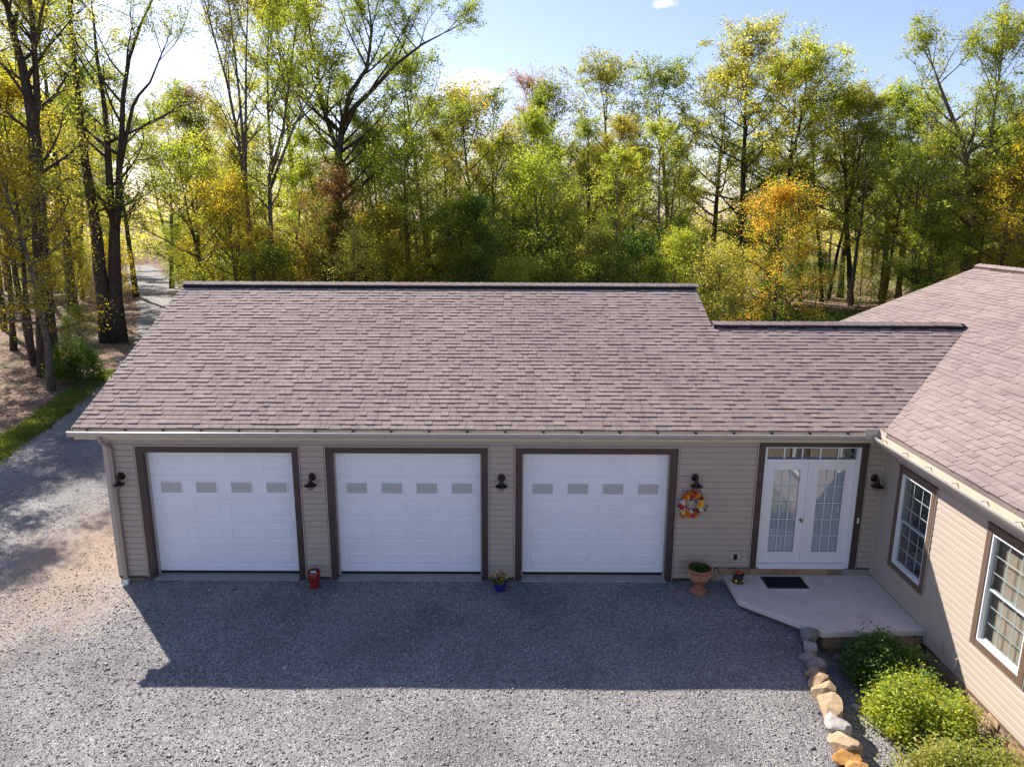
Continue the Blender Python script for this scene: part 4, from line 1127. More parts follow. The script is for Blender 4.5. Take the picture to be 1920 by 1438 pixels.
# landscape light by the foundation
x, y = 15.52, -4.28; z = GZ(x,y)
t = empty('ground_light', (x,y,z), 'black dome landscape light on the mulch by the stone foundation', 'light')
gb_ = plain('gloss_black',(.008,.009,.010),.12,.1,8,.6)
tr_ = Matrix.Rotation(.35,3,'X') @ Matrix.Rotation(-.3,3,'Y')
mb = MB(); mb.lathe([(.0,.075),(.05,.070),(.095,.045),(.115,.015),(.118,0),(.108,-.008),(0,-.01)], (x,y,z+.07), 24, tilt=tr_); mb.build('dome', gb_, t, True)
mb = MB(); mb.torus((x,y,z+.07), .117, .007, 26, 6, tr_); mb.build('rim', gb_, t, True)
mb = MB(); mb.tube([(x,y,z+.06),(x+.05,y-.03,z-.04)], .018, 8); mb.build('stake', MAT['black'], t)
mb = MB(); mb.tube([(x+.09,y-.06,z+.05),(x+.15,y-.12,z+.02),(x+.16,y-.17,z+.01)], .012, 6); mb.build('lead', MAT['black'], t)

# ------------------------------------------------------------------ rocks of the bed edging
rockm = {
 'grey': mat_stone('rock_grey', [(0,(.17,.175,.165)),(1,(.24,.24,.225))], 9),
 'pale': mat_stone('rock_pale', [(0,(.33,.31,.29)),(1,(.42,.40,.37))], 9),
 'mauve': mat_stone('rock_mauve', [(0,(.25,.21,.205)),(1,(.31,.26,.25))], 9),
 'tan': mat_stone('rock_tan', [(0,(.36,.25,.15)),(.5,(.41,.31,.20)),(1,(.37,.28,.19))], 9),
 'ochre': mat_stone('rock_ochre', [(0,(.42,.22,.06)),(1,(.45,.26,.10))], 9)}
ROCKS = [ # x, y, width, height, depth, turn, material, label
 (13.70,-2.10,.22,.32,.18,.5,'grey','grey-green upright rock against the porch corner, first of the edging row'),
 (13.63,-2.36,.19,.22,.26,-.3,'pale','whitish rounded rock in the edging row, second from the porch'),
 (13.50,-2.62,.26,.20,.24,.3,'mauve','dull mauve rock in the edging row, beneath the square brown one'),
 (13.53,-2.83,.25,.20,.20,-.25,'mauve','square brown block perched on the edging row in the shade'),
 (13.43,-3.03,.27,.16,.16,.1,'tan','low crumbly tan rock at the edge of the roof shadow'),
 (13.38,-3.28,.27,.24,.26,-.4,'tan','pointed tan rock, first of the sunlit edging row'),
 (13.41,-3.56,.33,.26,.30,-.5,'tan','broad flat-faced tan rock in the sunny edging row'),
 (13.33,-3.92,.32,.27,.42,-.35,'tan','largest sandy tan boulder midway along the edging row'),
 (13.22,-4.32,.32,.26,.36,-.2,'pale','cream ridged boulder after the largest tan one'),
 (13.19,-4.68,.36,.24,.30,-.35,'tan','wedge-shaped cream tan rock tilted over the low brown one'),
 (13.13,-4.93,.30,.16,.22,.1,'ochre','low brown rock near the bottom of the edging row'),
 (13.20,-5.17,.26,.22,.28,-.6,'ochre','bright orange rock at the bottom end of the edging row'),
 (13.12,-5.50,.32,.24,.30,.2,'tan','tan rock partly cut off below the orange one')]
def rock_mesh(w, h, d, rs, n=9, cuts=13):
    """quarry rock: a rounded block cut by random planes, with a little wear on the faces"""
    base = stone_mesh(1, 1, 1, rs, 0, n); out = []
    pl = []
    for k in range(cuts):
        v = Vector((rs.gauss(0,1), rs.gauss(0,1), rs.gauss(0,.9))).normalized(); pl.append((v, rs.uniform(.30,.46)))
    ph = [rs.uniform(0,6.28) for _ in range(6)]
    for p in base.v:
        v = Vector(p)
        if v.length > 1e-6: v = v*.5 + v.normalized()*.27
        for (nrm, dd) in pl:
            e = v.dot(nrm)-dd
            if e > 0: v -= nrm*e
        q = v.normalized() if v.length > 1e-6 else v
        v += q*(.016*math.sin(9*v.x+ph[0])*math.cos(8*v.z+ph[1])+.012*math.sin(17*v.y+ph[2]+6*v.x))
        out.append((v.x*w, v.y*d, v.z*h))
    base.v = out; return base
rs = random.Random(19)
for (x,y,w,h,d,rot,m,lab) in ROCKS:
    mb = rock_mesh(w*1.34, h*1.22, d*1.5, rs)
    o = obj('edging_rock', mb.mesh('edging_rock',(0,0,0),[rockm[m]]))
    o.location = (x, y, GZ(x-.12,y)+h*.33); o.rotation_euler = (rs.uniform(-.12,.12), rs.uniform(-.12,.12), rot)
    tag(o, lab, 'rock', 'rocks edging the planting bed')
for (x,y,w,h,d,m,lab) in ((14.22,-2.22,.22,.09,.16,'mauve','flat purplish stone on the bed gravel below the porch'),(13.96,-3.52,.15,.07,.11,'pale','small pale stone on the bed gravel beside the big shrub')):
    o = obj('small_stone', stone_mesh(w,h,d,rs,.16,3).mesh('small_stone',(0,0,0),[rockm[m]])); o.location = (x,y,GZ(x,y)+h*.3); o.rotation_euler = (0,0,rs.uniform(0,3))
    tag(o, lab, 'stone')
# mulch of dry leaves between shrubs and foundation
n = 2600; x = RNG.uniform(14.6,15.75,n); y = RNG.uniform(-6.6,-3.0,n); ok = x > 15.0+.12*np.sin(y*5)+.1*RNG.normal(0,1,n)-.25*(y < -5.2); x, y = x[ok], y[ok]
V, F = leaf_quads(np.stack([x,y,gz(x,y)+RNG.uniform(.005,.035,len(x))],1), RNG.uniform(.02,.055,len(x)), up=2)
tag(obj('mulch', np_mesh('mulch', V, F, bpy.data.materials['fallen_leaf'])), 'dry leaf mulch between the shrubs and the stone foundation', 'mulch', kind='stuff')

# ------------------------------------------------------------------ shrubs by the house
def shrub(name, c, R, H, n, size, mat, label, seed, group=None):
    r = np.random.default_rng(seed); cx, cy = c; z0 = GZ(cx, cy)
    t = empty(name, (cx,cy,z0), label, 'shrub', group)
    # clumps on a lumpy dome, leaves on short shoots
    nc = 150; th = r.uniform(0,2*np.pi,nc); u = r.uniform(0.02,1,nc); ph = np.arccos(1-u*.98)
    rad = (.80+.16*np.sin(3*th+seed)+.10*np.sin(5*th+2*seed))*r.uniform(.86,1.08,nc)
    C = np.stack([np.sin(ph)*np.cos(th)*R*rad, np.sin(ph)*np.sin(th)*R*rad, np.cos(ph)*H*rad*.9+H*.14],1)
    k = r.integers(0,nc,n); out = C/np.linalg.norm(C,axis=1)[:,None]
    up = np.array([0,0,.8])
    q = r.normal(0,1,(n,3)); q *= (.085*R/.8)
    tt = r.uniform(-.12,.14,n)
    P = C[k] + q + (out[k]+up*.5)*tt[:,None]
    # inner leaves
    inner = r.uniform(0,1,n) < .2; P[inner] *= r.uniform(.55,.95,(inner.sum(),1))
    P[:,2] = np.maximum(P[:,2], .03)
    V, F = leaf_quads(P, r.uniform(.65,1.3,n)*size, up=.55, aspect=.8)
    obj('foliage', np_mesh('foliage', V, F, mat), t)
    mb = MB(); rr = random.Random(seed)
    for i in range(26):
        a = rr.uniform(0,6.28); e = rr.uniform(.25,1.2); L = rr.uniform(.6,.95)
        p1 = (cx+math.cos(a)*.05, cy+math.sin(a)*.05, z0); p2 = (cx+math.cos(a)*R*.4*L*math.cos(e), cy+math.sin(a)*R*.4*L*math.cos(e), z0+H*.45*L); p3 = (cx+math.cos(a)*R*.85*L*math.cos(e), cy+math.sin(a)*R*.85*L*math.cos(e), z0+H*.9*L*math.sin(e))
        mb.tube([p1,p2,p3],[.012,.008,.003],5)
    mb.build('stems', MAT['bark'], t)
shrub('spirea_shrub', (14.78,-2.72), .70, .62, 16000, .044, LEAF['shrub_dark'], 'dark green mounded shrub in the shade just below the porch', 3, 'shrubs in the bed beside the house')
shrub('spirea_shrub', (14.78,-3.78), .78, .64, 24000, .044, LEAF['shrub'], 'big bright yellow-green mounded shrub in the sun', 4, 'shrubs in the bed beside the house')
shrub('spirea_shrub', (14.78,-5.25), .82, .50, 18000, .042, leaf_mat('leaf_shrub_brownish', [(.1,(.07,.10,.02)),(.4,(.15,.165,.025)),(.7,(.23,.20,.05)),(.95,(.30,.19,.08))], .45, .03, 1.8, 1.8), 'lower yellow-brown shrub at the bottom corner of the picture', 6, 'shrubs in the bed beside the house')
shrub('rounded_bush', (-11.95,18.9), 1.25, 2.0, 6500, .10, LEAF['deep'], 'rounded dark evergreen bush on the turf beside the leaning pale trunk', 9)

# ------------------------------------------------------------------ trees
def lerp(a,b,t): return a+(b-a)*t
def wander(p, d, L, n, bend, rs, jit):
    """polyline that starts along d and bends upward"""
    pts = [p.copy()]; d = d.normalized()
    for i in range(n):
        d = (d + Vector((rs.gauss(0,jit), rs.gauss(0,jit), rs.gauss(0,jit)+bend))).normalized()
        pts.append(pts[-1] + d*(L/n))
    return pts
def grow(seed, H, R, base=.35, r0=.2, limbs=14, subs=5, twigs=5, n_leaf=9000, ls=.17, stems=None, elev=(12,62), prof=.7, spread=.30, top_bias=0, sides=7, twig_len=.9, bare=0):
    rs = random.Random(seed); r = np.random.default_rng(seed)
    mb = MB(); tw = []
    if stems is None:
        pts = [Vector((0,0,-.2))]; n = 10; dx, dy = rs.gauss(0,.03), rs.gauss(0,.03)
        for i in range(1,n+1):
            t = i/n; pts.append(Vector((pts[-1].x+(dx+rs.gauss(0,.012))*H/n*2, pts[-1].y+(dy+rs.gauss(0,.012))*H/n*2, .93*H*t)))
        rad = [r0*1.35]+[max(.02, r0*(1-t/n)**.85+.015) for t in range(1,n+1)]
        stems = [list(zip(pts, rad))]
    else:
        stems = [[(Vector(p[:3]), p[3]) for p in s] for s in stems]
    for s in stems: mb.tube([p for p,_ in s], [q for _,q in s], sides)
    zb = base*H
    def stem_at(s, z):
        for (p,q),(p2,q2) in zip(s, s[1:]):
            if p.z <= z <= p2.z:
                t = (z-p.z)/max(p2.z-p.z,1e-3); return p.lerp(p2,t), lerp(q,q2,t)
        return s[-1]
    live = [s for s in stems if s[-1][0].z > zb]
    wts = [s[-1][0].z - max(zb, s[0][0].z) for s in live]
    az = rs.uniform(0,6.28)
    jobs = []
    for i in range(limbs):
        s = rs.choices(live, wts)[0] if len(live) > 1 else live[0]
        lo = max(zb, s[0][0].z); hi = s[-1][0].z
        z = lerp(lo, hi, ((i+rs.uniform(.1,.9))/limbs)**(1-.3*top_bias) if len(live) == 1 else rs.random()**.8)
        p, q = stem_at(s, z); rel = (z-zb)/max(H-zb,.1); az += 2.4+rs.uniform(-.5,.5)
        L = R*max(.25, math.sin(math.pi*min(.97,.17+.78*rel))**prof)*rs.uniform(.72,1.15)
        e = math.radians(lerp(elev[0], elev[1], rel)+rs.uniform(-10,10))
        jobs.append((p, Vector((math.cos(az)*math.cos(e), math.sin(az)*math.cos(e), math.sin(e))), L, max(.018, min(q*.62, .035+L*.017))))
    for s in live:      # leaders
        p, q = s[-1]; d = (s[-1][0]-s[-2][0]).normalized()
        jobs.append((p, d, R*.42, max(.02,q*.9))); 
        for k in range(2): jobs.append((p, (d+Vector((rs.gauss(0,.6),rs.gauss(0,.6),.1))).normalized(), R*.45, max(.018,q*.7)))
    for (p, d, L, q) in jobs:
        lp = wander(p, d, L, 6, .075, rs, .085)
        mb.tube(lp, [lerp(q, .012, (k/6)**.8) for k in range(7)], 5, False)
        for j in range(subs):
            t = lerp(.22, 1.0, (j+rs.random())/subs); k = min(5,int(t*6)); a = lp[k].lerp(lp[k+1], t*6-k)
            dd = (lp[k+1]-lp[k]).normalized()
            nd = (dd*.75 + Vector((rs.gauss(0,.62),rs.gauss(0,.62),rs.gauss(.12,.42)))).normalized()
            sl = L*rs.uniform(.22,.46)*(1.15-.5*t)+.25
            sp_ = wander(a, nd, sl, 3, .07, rs, .12)
            mb.tube(sp_, [max(.010,q*.34), max(.009,q*.25), .008, .006], 4, False)
            for m in range(twigs):
                t2 = lerp(.15,1,(m+rs.random())/twigs); k2 = min(2,int(t2*3)); b = sp_[k2].lerp(sp_[k2+1], t2*3-k2)
                d2 = ((sp_[k2+1]-sp_[k2]).normalized()*.7+Vector((rs.gauss(0,.6),rs.gauss(0,.6),rs.gauss(.05,.5)))).normalized()
                e2 = b + d2*twig_len*rs.uniform(.5,1.2); tw.append((b, e2))
                if m % 2 == 0: mb.tube([b,e2],[.007,.004],3,False)
    A = np.array([t[0][:] for t in tw]); B = np.array([t[1][:] for t in tw])
    wt = r.gamma(1.4, 1, len(tw)); wt /= wt.sum()
    k = r.choice(len(tw), n_leaf, p=wt); t = r.uniform(.05,1.12,n_leaf)[:,None]
    P = A[k]*(1-t)+B[k]*t + r.normal(0,1,(n_leaf,3))*spread*np.array([1,1,.75])*.55
    V, F = leaf_quads(P, r.uniform(.6,1.3,n_leaf)*ls, up=.25, aspect=.62)
    crown = np_mesh('crown', V, F, LEAF['green'])
    trunk = mb.mesh('trunk', (0,0,0), [MAT['bark']], True)
    return trunk, crown
def tree(name, proto, x, y, label, palette='green', scale=1.0, rot=0, zs=1.0, group=None, cat='tree', bark='bark', z=None):
    zz = float(ground_z(np.array(x), np.array(y)))-.03 if z is None else z
    t = empty(name, (x,y,zz), label, cat, group); t.rotation_euler = (0,0,rot); t.scale = (scale,scale,scale*zs)
    for nm, me, m in (('trunk', proto[0], MAT[bark]), ('crown', proto[1], LEAF[palette])):
        o = bpy.data.objects.new(nm, me); link(o, t)
        o.material_slots[0].link = 'OBJECT'; o.material_slots[0].material = m
    return t
def X_at(u, y): return CAM[0] + (u-960)/FPX*(y-CAM[1])*.974
def Z_top(v, y): return CAM[2] + (y-CAM[1])*math.tan(math.atan((719-v)/FPX)-PITCH)
def on_plane(y, pts, base):
    return [tuple(Vector((p[0]-base[0], p[1] if len(p) > 3 else 0, p[2 if len(p) > 3 else 1]-base[1]))) + (p[-1],) for p in pts]
P = {}
P['oak']    = (grow(101, 18, 5.0, .26, .24, 22, 6, 5, 20925, 0.146, elev=(8,62)), 18)
P['oak2']   = (grow(102, 18, 5.6, .24, .27, 24, 6, 5, 22475, 0.146, elev=(5,58)), 18)
P['oak3']   = (grow(113, 18, 4.8, .34, .22, 20, 6, 5, 16275, 0.146, elev=(14,66)), 18)
P['slim']   = (grow(103, 17, 3.4, .30, .16, 20, 5, 5, 11625, 0.139, elev=(20,66)), 17)
P['slim2']  = (grow(104, 17, 3.1, .38, .14, 17, 5, 4, 8680, 0.139, elev=(24,70)), 17)
P['airy']   = (grow(105, 17, 4.4, .32, .18, 20, 5, 4, 8680, 0.139, elev=(25,68)), 17)
P['rusty']  = (grow(106, 16, 3.4, .34, .15, 20, 6, 4, 6510, 0.123, elev=(25,70)), 16)
P['maple']  = (grow(107, 10, 3.6, .10, .15, 24, 6, 6, 20925, 0.115, elev=(12,66), prof=.55, spread=.42), 10)
P['maple2'] = (grow(108, 11, 3.6, .14, .15, 22, 6, 5, 15500, 0.123, elev=(15,66), prof=.55, spread=.4), 11)
P['sap']    = (grow(109, 5.5, 2.1, .06, .05, 18, 4, 4, 8680, 0.115, elev=(5,62), spread=.42), 5.5)
P['sap2']   = (grow(110, 6.5, 1.7, .10, .05, 18, 4, 4, 7130, 0.115, elev=(15,66), spread=.40), 6.5)
P['sap3']   = (grow(111, 4.0, 2.3, .02, .04, 18, 4, 4, 8060, 0.108, elev=(0,50), spread=.42), 4.0)
def put(name, kind, u, y, vtop, palette, label, rot=None, group=None, cat='tree', bark='bark', widen=1.22):
    x = X_at(u, y); h = Z_top(vtop, y)+.2; pr, H = P[kind]; s = h/H
    w = min(1.35, max(.75, s))*widen
    t = tree(name, pr, x, y, label, palette, 1.0, random.uniform(0,6.28) if rot is None else rot, 1.0, group, cat, bark)
    t.scale = (w, w, s); return t

# -- the big trees on the left, each with its own stems -----------------------------------------------
b = (-14.25, 20.3)
def st(y, rows, b, r0, r1, lean=0.0):
    n = len(rows); return [(x-b[0], (y-b[1])+lean*i, z+.25, lerp(r0,r1,i/(n-1))*(1.3 if z < 0 else 1)) for i,(x,z) in enumerate(rows)]
stA = [st(20.3,[(-14.25,-.5),(-13.95,3.5),(-13.7,6.7),(-13.5,9.1),(-13.34,10.7),(-13.35,12.1),(-13.45,13.8),(-13.65,15.1),(-13.8,16.6),(-13.9,18.5)],b,.42,.06),
       st(20.3,[(-13.38,10.6),(-13.02,12.5),(-12.92,14.0),(-12.86,15.6),(-12.8,17.2),(-12.7,19)],b,.17,.05,.05),
       st(20.3,[(-12.92,14.0),(-12.55,15.1),(-12.0,16.4),(-11.4,17.6)],b,.09,.04,-.1)]
tree('oak_tree', grow(201, 20, 4.2, .32, .3, 26, 6, 5, 17050, 0.119, stA, elev=(20,60)), b[0], b[1], 'tall old tree with the thick dark trunk at the far left', 'olive', z=-.25)
b = (-12.4, 17.4)
stB = [st(17.4,[(-12.35,-.4),(-12.2,1.9),(-12.3,3.3),(-12.45,5.2),(-12.7,6.6),(-12.95,7.9),(-13.2,9.4)],b,.155,.03)]
tree('maple_tree', grow(202, 9.6, 3.2, .26, .15, 24, 6, 5, 19375, 0.100, stB, elev=(-5,45), spread=.36), b[0], b[1], 'leaning pale-barked maple with golden leaves at the left edge', 'gold', bark='bark_pale', z=-.25)
b = (-16.3, 30.0)
stD = [st(30,[(-16.6,-.4),(-16.58,2.4),(-16.6,4.35),(-16.5,6.2),(-16.52,8.1),(-16.6,10.2),(-16.58,12.9),(-16.5,14.9),(-16.4,17.4),(-16.3,19.5)],b,.46,.07,-.04),
       st(30,[(-16.02,-.4),(-15.93,2.4),(-15.78,4.36),(-15.6,6.25),(-15.5,6.7)],b,.46,.27,.06),
       st(30.2,[(-15.53,6.5),(-15.66,8.1),(-15.52,10.5),(-15.42,12.3),(-15.47,14.3),(-15.59,16.3),(-15.55,18.4)],b,.26,.06,.06),
       st(30.2,[(-15.53,6.5),(-15.13,7.8),(-14.84,9.9),(-14.41,12.0),(-14.08,14.0),(-13.48,16.0),(-12.63,17.7),(-11.67,19.2)],b,.24,.05,-.05),
       st(30.1,[(-14.84,9.9),(-14.1,12.0),(-13.56,13.45),(-13.1,14.05),(-12.36,14.7),(-11.5,16.2)],b,.14,.04,-.08)]
tree('oak_tree', grow(203, 20.5, 4.6, .30, .3, 32, 6, 5, 19375, 0.127, stD, elev=(15,60)), b[0], b[1], 'dark oak forking low into two trunks beside the gravel lane', 'green', z=-.25)
b = (-8.2, 33)
stE = [st(33,[(-8.44,-.4),(-8.44,2.8),(-8.53,5.2),(-8.52,7.5),(-8.51,9.8),(-8.47,12.3),(-8.5,14.8),(-8.6,17.3),(-8.7,20.4)],b,.20,.03),
       st(33,[(-8.51,9.6),(-8.16,13.2),(-7.86,16.3),(-7.4,20)],b,.11,.03,-.12), st(33,[(-8.52,8.8),(-8.85,12.3),(-9.3,15.4),(-9.95,18.1),(-10.4,20.2)],b,.12,.03,.15)]
tree('maple_tree', grow(204, 21, 3.6, .30, .2, 30, 5, 5, 13175, 0.127, stE, elev=(38,72)), b[0], b[1], 'slender many-stemmed tree fanning upward, left of the two close together', 'olive', z=-.25, bark='bark_pale')
b = (-7.2, 33.6)
stE2 = [st(33.6,[(-7.3,-.4),(-7.4,2.8),(-7.4,5.2),(-7.3,7.5),(-7.2,9.8),(-7.0,10.8),(-7.0,13.9),(-6.8,16.9),(-6.4,20)],b,.21,.03),
        st(33.6,[(-7.1,9.9),(-6.14,12.7),(-5.62,15.4),(-5.1,18.4)],b,.12,.03,.1), st(33.6,[(-7.22,9.0),(-5.67,12.3),(-4.9,13.6),(-3.5,15.6)],b,.11,.03,-.1)]
tree('maple_tree', grow(205, 20.5, 3.8, .28, .2, 30, 5, 5, 14725, 0.127, stE2, elev=(34,72)), b[0], b[1], 'slender many-stemmed tree fanning upward, right of the two close together', 'lime', z=-.25, bark='bark_pale')
b = (-3.95, 38)
stF = [st(38,[(-4.06,-.4),(-4.06,4.6),(-3.95,8.3),(-3.81,11.1),(-3.5,12.9)],b,.40,.22), st(38,[(-3.5,12.8),(-2.51,14.6),(-1.2,15.8),(.29,17.3),(2.1,18.6),(3.5,19.3)],b,.21,.04,.1),
       st(38,[(-3.5,12.8),(-2.84,15.3),(-1.51,17.0),(-1.06,19.3),(-1.2,20.6)],b,.19,.04,-.15), st(38,[(-3.6,11.0),(-4.54,13.9),(-5.07,17.3),(-5.45,19.9)],b,.18,.04,.12), st(38,[(-3.95,8.2),(-1.42,10.1),(.85,11.9),(2.7,12.9)],b,.15,.03,-.15)]
tree('oak_tree', grow(206, 21.5, 5.8, .30, .3, 50, 5, 5, 43400, 0.139, stF, elev=(15,60)), b[0], b[1], 'largest green oak behind the garage with a spreading domed crown', 'green', z=-.25)
b = (41.7, 40)
stM = [st(40,[(41.95,-.4),(41.87,1.8),(41.68,4.8),(41.66,6.7),(41.66,8.1)],b,.42,.27), st(40,[(41.66,8.0),(40.95,10.3),(40.36,12.7),(39.0,15.1),(38.3,16.5),(37.7,17.8)],b,.24,.05,.1),
       st(40,[(41.66,8.0),(41.95,10.3),(42.1,12.7),(41.96,14.8),(41.9,18)],b,.22,.05,-.1), st(40,[(41.3,8.6),(42.62,9.6),(43.8,11.3),(45,13.5)],b,.15,.04,.1), st(40,[(41.5,6.9),(39.87,8.1),(38.28,8.8),(37,9.2)],b,.12,.03,-.12)]
tree('oak_tree', grow(207, 19.5, 5.6, .28, .3, 58, 5, 5, 52700, 0.142, stM, elev=(10,58)), b[0], b[1], 'big green oak rising behind the house roof at the right edge', 'green', bark='bark_pale', z=-.25)

# -- trees one can tell apart along the edge of the wood ---------------------------------------------------
FRONT = [
 ('oak_tree','slim',22,24,120,'lime','thin tree with pale green leaves behind the leaning golden maple'),
 ('oak_tree','oak3',112,36,-40,'olive','tall tree between the thick old trunk and the forked oak'),
 ('oak_tree','airy',236,47,150,'olive','thin-leaved tree rising behind the forked oak on the left bank of the lane'),
 ('oak_tree','rusty',352,43,190,'rust','thin tree with sparse rusty brown leaves above the bend of the lane'),
 ('maple_tree','maple2',385,40,300,'lime','yellow-green maple low in the wood above the garage ridge left end'),
 ('oak_tree','oak',560,46,20,'olive','yellowing tall tree close left of the largest oak'),
 ('maple_tree','maple2',440,36,370,'yellow','small yellow maple under the two fanning trees'),
 ('maple_tree','maple2',600,37,360,'rust','low maple with coppery leaves at the foot of the largest oak'),
 ('oak_tree','slim',712,41,250,'green','slender green tree right of the largest oak trunk'),
 ('oak_tree','oak3',815,42,128,'green','dark-stemmed slender oak standing against the small white cloud'),
 ('maple_tree','maple2',770,37,300,'lime','yellow-green rounded maple below the slender dark-stemmed oak'),
 ('maple_tree','maple2',912,38,222,'gold','golden maple glowing in the middle of the wood'),
 ('maple_tree','maple',880,35,400,'deep','dark green bushy tree in front of the golden maple'),
 ('oak_tree','airy',1000,47,175,'green','green vase-shaped oak just right of the golden maple'),
 ('oak_tree','rusty',1052,49,158,'rust','nearly bare tree with dark reddish leaves against the sky'),
 ('maple_tree','maple2',1040,38,330,'lime','pale yellow-green tree beneath the nearly bare reddish one'),
 ('oak_tree','oak3',1172,45,136,'olive','tall pointed tree left of the lower roof, its top standing alone'),
 ('maple_tree','slim',1140,39,235,'yellow','pale yellow tree rising just left of the tall pointed one'),
 ('oak_tree','oak3',1275,45,138,'green','deep green slender tree over the right end of the garage ridge'),
 ('oak_tree','oak2',1395,44,98,'olive','broad high-domed tree tallest on the right side'),
 ('oak_tree','oak',1470,48,140,'olive','olive tree just right of the broad high-domed one'),
 ('maple_tree','maple',1466,30,378,'orange','dense round maple turning orange in the clearing behind the lower roof'),
 ('oak_tree','oak',1335,47,150,'olive','olive tree filling the gap left of the broad high-domed one'),
 ('oak_tree','oak2',1445,46,118,'lime','pale crowned tree joined to the right shoulder of the broad high-domed one'),
 ('oak_tree','oak',1590,50,188,'olive','broader olive crown half hidden behind the straight dark stem'),
 ('oak_tree','oak3',1700,48,208,'lime','pale tree whose low top fills the dip before the big right-hand oak'),
 ('oak_tree','slim2',1556,46,180,'olive','thin tall tree standing between the orange maple and the straight dark stem'),
 ('oak_tree','oak3',1612,45,176,'olive','olive tree with a straight dark stem right of the orange maple'),
 ('oak_tree','oak',1668,49,185,'lime','pale olive tree behind the slope of the house roof'),
 ('maple_tree','maple2',1735,44,300,'green','green rounded tree left of the big oak at the right edge'),
 ('maple_tree','maple2',1900,41,330,'gold','small golden tree over the house ridge at the right edge'),
 ('oak_tree','oak3',1935,46,120,'green','green tree half out of the picture at the right edge'),
]
for a in FRONT:      # tall ones stand back, low ones at the sunny edge
    a = list(a)
    if a[4] < 265 and a[3] > 35: a[3] += 7
    elif a[3] > 34: a[3] -= 5
    put(*a)
PALW = {'green':'green-leaved','olive':'dull olive','lime':'light yellow-green','yellow':'yellow-leaved','gold':'golden','deep':'dark green','orange':'orange-tinged'}
# smaller maples fill the storey under the tall crowns
rs = random.Random(31); mid = []; k = 0
while k < 15:
    y = rs.uniform(28, 41); u = rs.uniform(300, 1960); x = X_at(u, y)
    if (lane_left(y)-2 < x < lane_right(y)+2) or (20 < x < 38 and y < 48) or (1290 < u < 1600) or any(abs(u-c_) < w_ for c_, w_ in ((490,48),(640,30),(815,24),(1155,30),(1630,50),(1855,60))) or any((a-x)**2+(b_-y)**2 < 9 for a,b_ in mid): continue
    mid.append((x,y)); pal = rs.choices(['green','olive','lime','yellow','gold','orange','deep'], [6,4,8,3,.7,0,1.0])[0]
    put('maple_tree', rs.choice(['maple','maple2','maple2']), u, y, rs.uniform(385, 470), pal, PALW[pal]+' small maple under the tall trees behind the roofs', rs.uniform(0,6.28), PALW[pal]+' small maples under the tall trees', widen=1.15); k += 1
# slim airy trees along the edge: bare stems below, light crowns above
rs = random.Random(53); k = 0
while k < 46:
    y = rs.uniform(32, 54); u = rs.uniform(300, 1960); x = X_at(u, y)
    if (lane_left(y)-2 < x < lane_right(y)+2) or (20 < x < 40 and y < 48) or any((a-x)**2+(b_-y)**2 < 7 for a,b_ in mid): continue
    mid.append((x,y)); pal = rs.choices(['green','olive','lime','yellow','gold'], [5,6,6,2,.6])[0]; pale = rs.random() < .55
    put('slim_tree', rs.choice(['slim','slim2','airy','slim2','airy']), u, y, rs.uniform(190, 345), pal, PALW[pal]+' slim tree with a '+('pale' if pale else 'dark')+' bare stem along the sunny edge of the wood', rs.uniform(0,6.28), PALW[pal]+(' pale' if pale else ' dark')+'-stemmed slim trees along the wood edge', bark='bark_pale' if pale else 'bark', widen=1.12); k += 1
# -- the wood behind: slimmer trees and leafy saplings, each standing on its own -----------------------------
rs = random.Random(77)
def on_lane(x, y): return lane_left(y)-1.2 < x < lane_right(y)+1.0
placed = []
def ok_spot(x, y, dmin):
    if on_lane(x,y): return False
    for (a,b_) in placed:
        if (a-x)**2+(b_-y)**2 < dmin*dmin: return False
    placed.append((x,y)); return True
k = 0
while k < 70:
    y = rs.uniform(52, 100); u = rs.uniform(-120, 2040); x = X_at(u, y)
    if not ok_spot(x, y, 3.0): continue
    kind = rs.choice(['oak3','slim','slim2','airy','slim2','airy','slim'])
    pal = rs.choices(['green','olive','lime','yellow','gold','deep'], [5,5,6,2.5,.5,.5])[0]
    v = rs.uniform(225, 345) if u > 380 else rs.uniform(180, 320)
    put('forest_tree', kind, u, y, v, pal, PALW[pal]+' tree standing deeper in the wood behind the front trees', rs.uniform(0,6.28), PALW[pal]+' trees deeper in the wood', bark=rs.choice(['bark','bark','bark_pale'])); k += 1
k = 0; placed = []
while k < 120:
    y = rs.uniform(27, 60); u = rs.uniform(-60, 1990); x = X_at(u, y)
    if (23 < x < 42 and y < 47 and rs.random() < .85) or not ok_spot(x, y, 2.0): continue
    if u < 340 and y < 50: continue
    kind = rs.choice(['sap','sap2','sap3','sap']); pal = rs.choices(['green','olive','lime','yellow','gold','deep','orange'], [6,4,7,3,.6,1.5,0])[0]
    pr, H = P[kind]; s = rs.uniform(.6,1.05)
    tree('sapling', pr, x, y, PALW[pal]+' sapling in the undergrowth along the edge of the wood', pal, s, rs.uniform(0,6.28), rs.uniform(.9,1.15), PALW[pal]+' saplings in the undergrowth', 'sapling'); k += 1
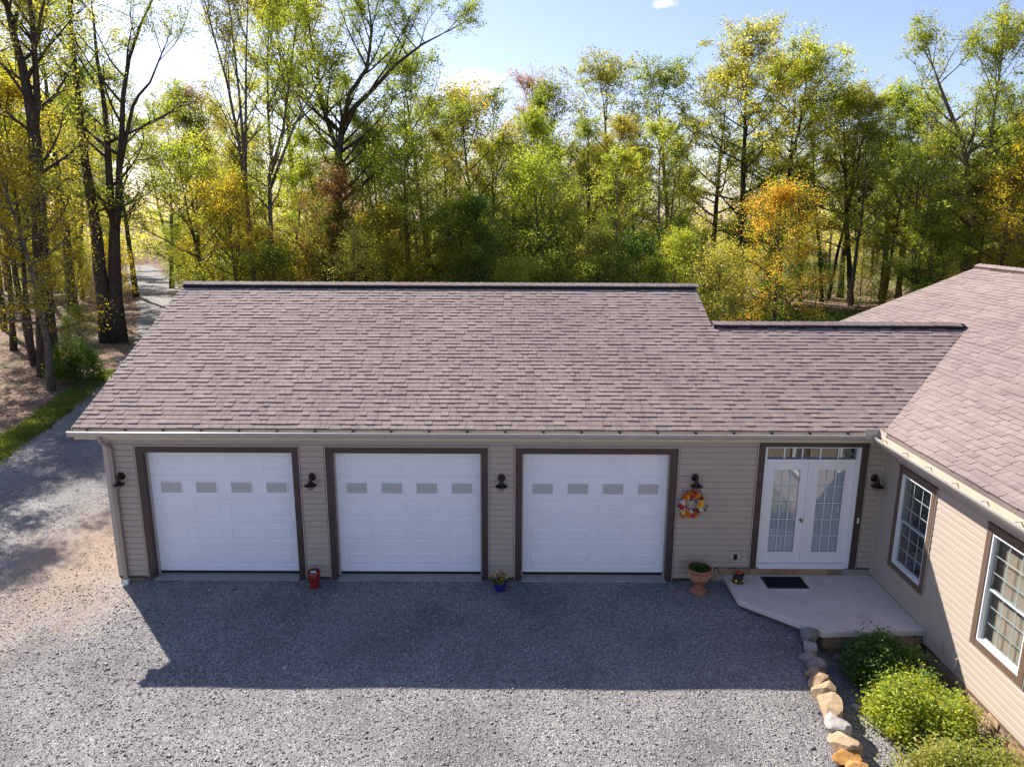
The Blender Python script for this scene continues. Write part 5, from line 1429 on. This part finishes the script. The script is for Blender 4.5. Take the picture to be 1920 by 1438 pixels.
# thin woodland on the left, on the leaf-strewn slope
for (x,y,h,kind,pal,lab) in ((-16.3,22.4,13,'slim2','gold','thin trunk left of the thick old tree in the shade'),(-25.5,33.5,17,'slim','olive','slender tree at the left edge beyond the leaf litter'),
        (-23.0,41,17,'slim2','lime','straight slender trunk far left behind the forked oak'),(-30,46,18,'oak3','olive','tree on the leaf-strewn slope at far left'),(-31.7,53,18,'slim','gold','slim yellowing tree in the distance left of the lane'),
        (-20.5,27,15,'slim','gold','yellow-leaved slim tree between the old trunk and the left edge'),(-44,74,19,'oak','olive','distant tree where the lane bends'),(-27.5,62,18,'oak3','olive','tree on the right bank of the far lane'),(-18.0,48,17,'airy','lime','airy tree on the right bank of the lane')):
    pr, H = P[kind]; tree('oak_tree', pr, x, y, lab, pal, 1.0, rs.uniform(0,6.28), h/H, None)
for (x,y,s,kind,pal,lab) in ((-17.2,28.0,.45,'sap3','deep','small dark umbrella-shaped sapling on the leaf litter'),(-16.0,25.2,.30,'sap2','deep','tiny green seedling tree in the shade of the old trunk'),(-24,58,1.0,'sap','lime','bright bush on the right bank where the lane bends'),
        (-19.5,50,.9,'sap','yellow','yellow-green bush on the right bank of the lane'),(-13.5,45,.9,'sap3','lime','leafy bush behind the left end of the ridge'),(-30,70,1.1,'sap','green','green bush closing the far end of the lane'),(-36,84,1.3,'sap','deep','dark bush at the far bend of the lane')):
    pr, H = P[kind]; tree('sapling', pr, x, y, lab, pal, s, rs.uniform(0,6.28), 1.0, None, 'sapling')
# trees outside the frame to the left whose shade dapples the lane
for (x,y,kind,h) in ((-13.0,10.5,'slim2',12),(-16.5,13.5,'airy',14),(-20,19,'oak3',17)):
    pr, H = P[kind]; tree('oak_tree', pr, x, y, 'slim tree just beyond the left edge shading the lane', 'olive', .9, rs.uniform(0,6.28), h/H, 'trees beyond the left edge')
# ---- the far wood, one mass
n = 90000; r = np.random.default_rng(5)
x = r.uniform(-150, 170, n); y = r.uniform(104, 150, n); hh = 9.5+3.0*np.sin(x*.11)+2.2*np.sin(x*.29+1)+1.5*np.sin(x*.7)
z = r.uniform(0,1,n)**1.1*hh
V, F = leaf_quads(np.stack([x,y,z],1), r.uniform(.3,.75,n), up=.3, aspect=.7)
tag(obj('forest', np_mesh('forest', V, F, LEAF['olive'])), 'far wood closing the view behind the trees', 'forest', kind='stuff')
# undergrowth mass close to the ground along the edge
n = 190000; x = r.uniform(-62, 80, n); y = r.uniform(34, 102, n)
clump = np.sin(x*.55+1.3*np.sin(y*.31))+np.sin(y*.62+x*.23)+.6*np.sin(x*1.7)
hh = np.clip(1.5+.75*clump, .25, 3.6); ok = (~((x > lane_left(y)-1.5) & (x < lane_right(y)+.8))) & ~((x > 23) & (x < 42) & (y < 47)) & ~((x < lane_left(y)) & (y < 66))
x, y, hh = x[ok], y[ok], hh[ok]; z = r.uniform(0,1,len(x))*hh - .2
V, F = leaf_quads(np.stack([x,y,z],1), r.uniform(.10,.22,len(x)), up=.4, aspect=.6)
tag(obj('undergrowth', np_mesh('undergrowth', V, F, LEAF['green'])), 'low leafy undergrowth on the wood floor', 'undergrowth', kind='stuff')
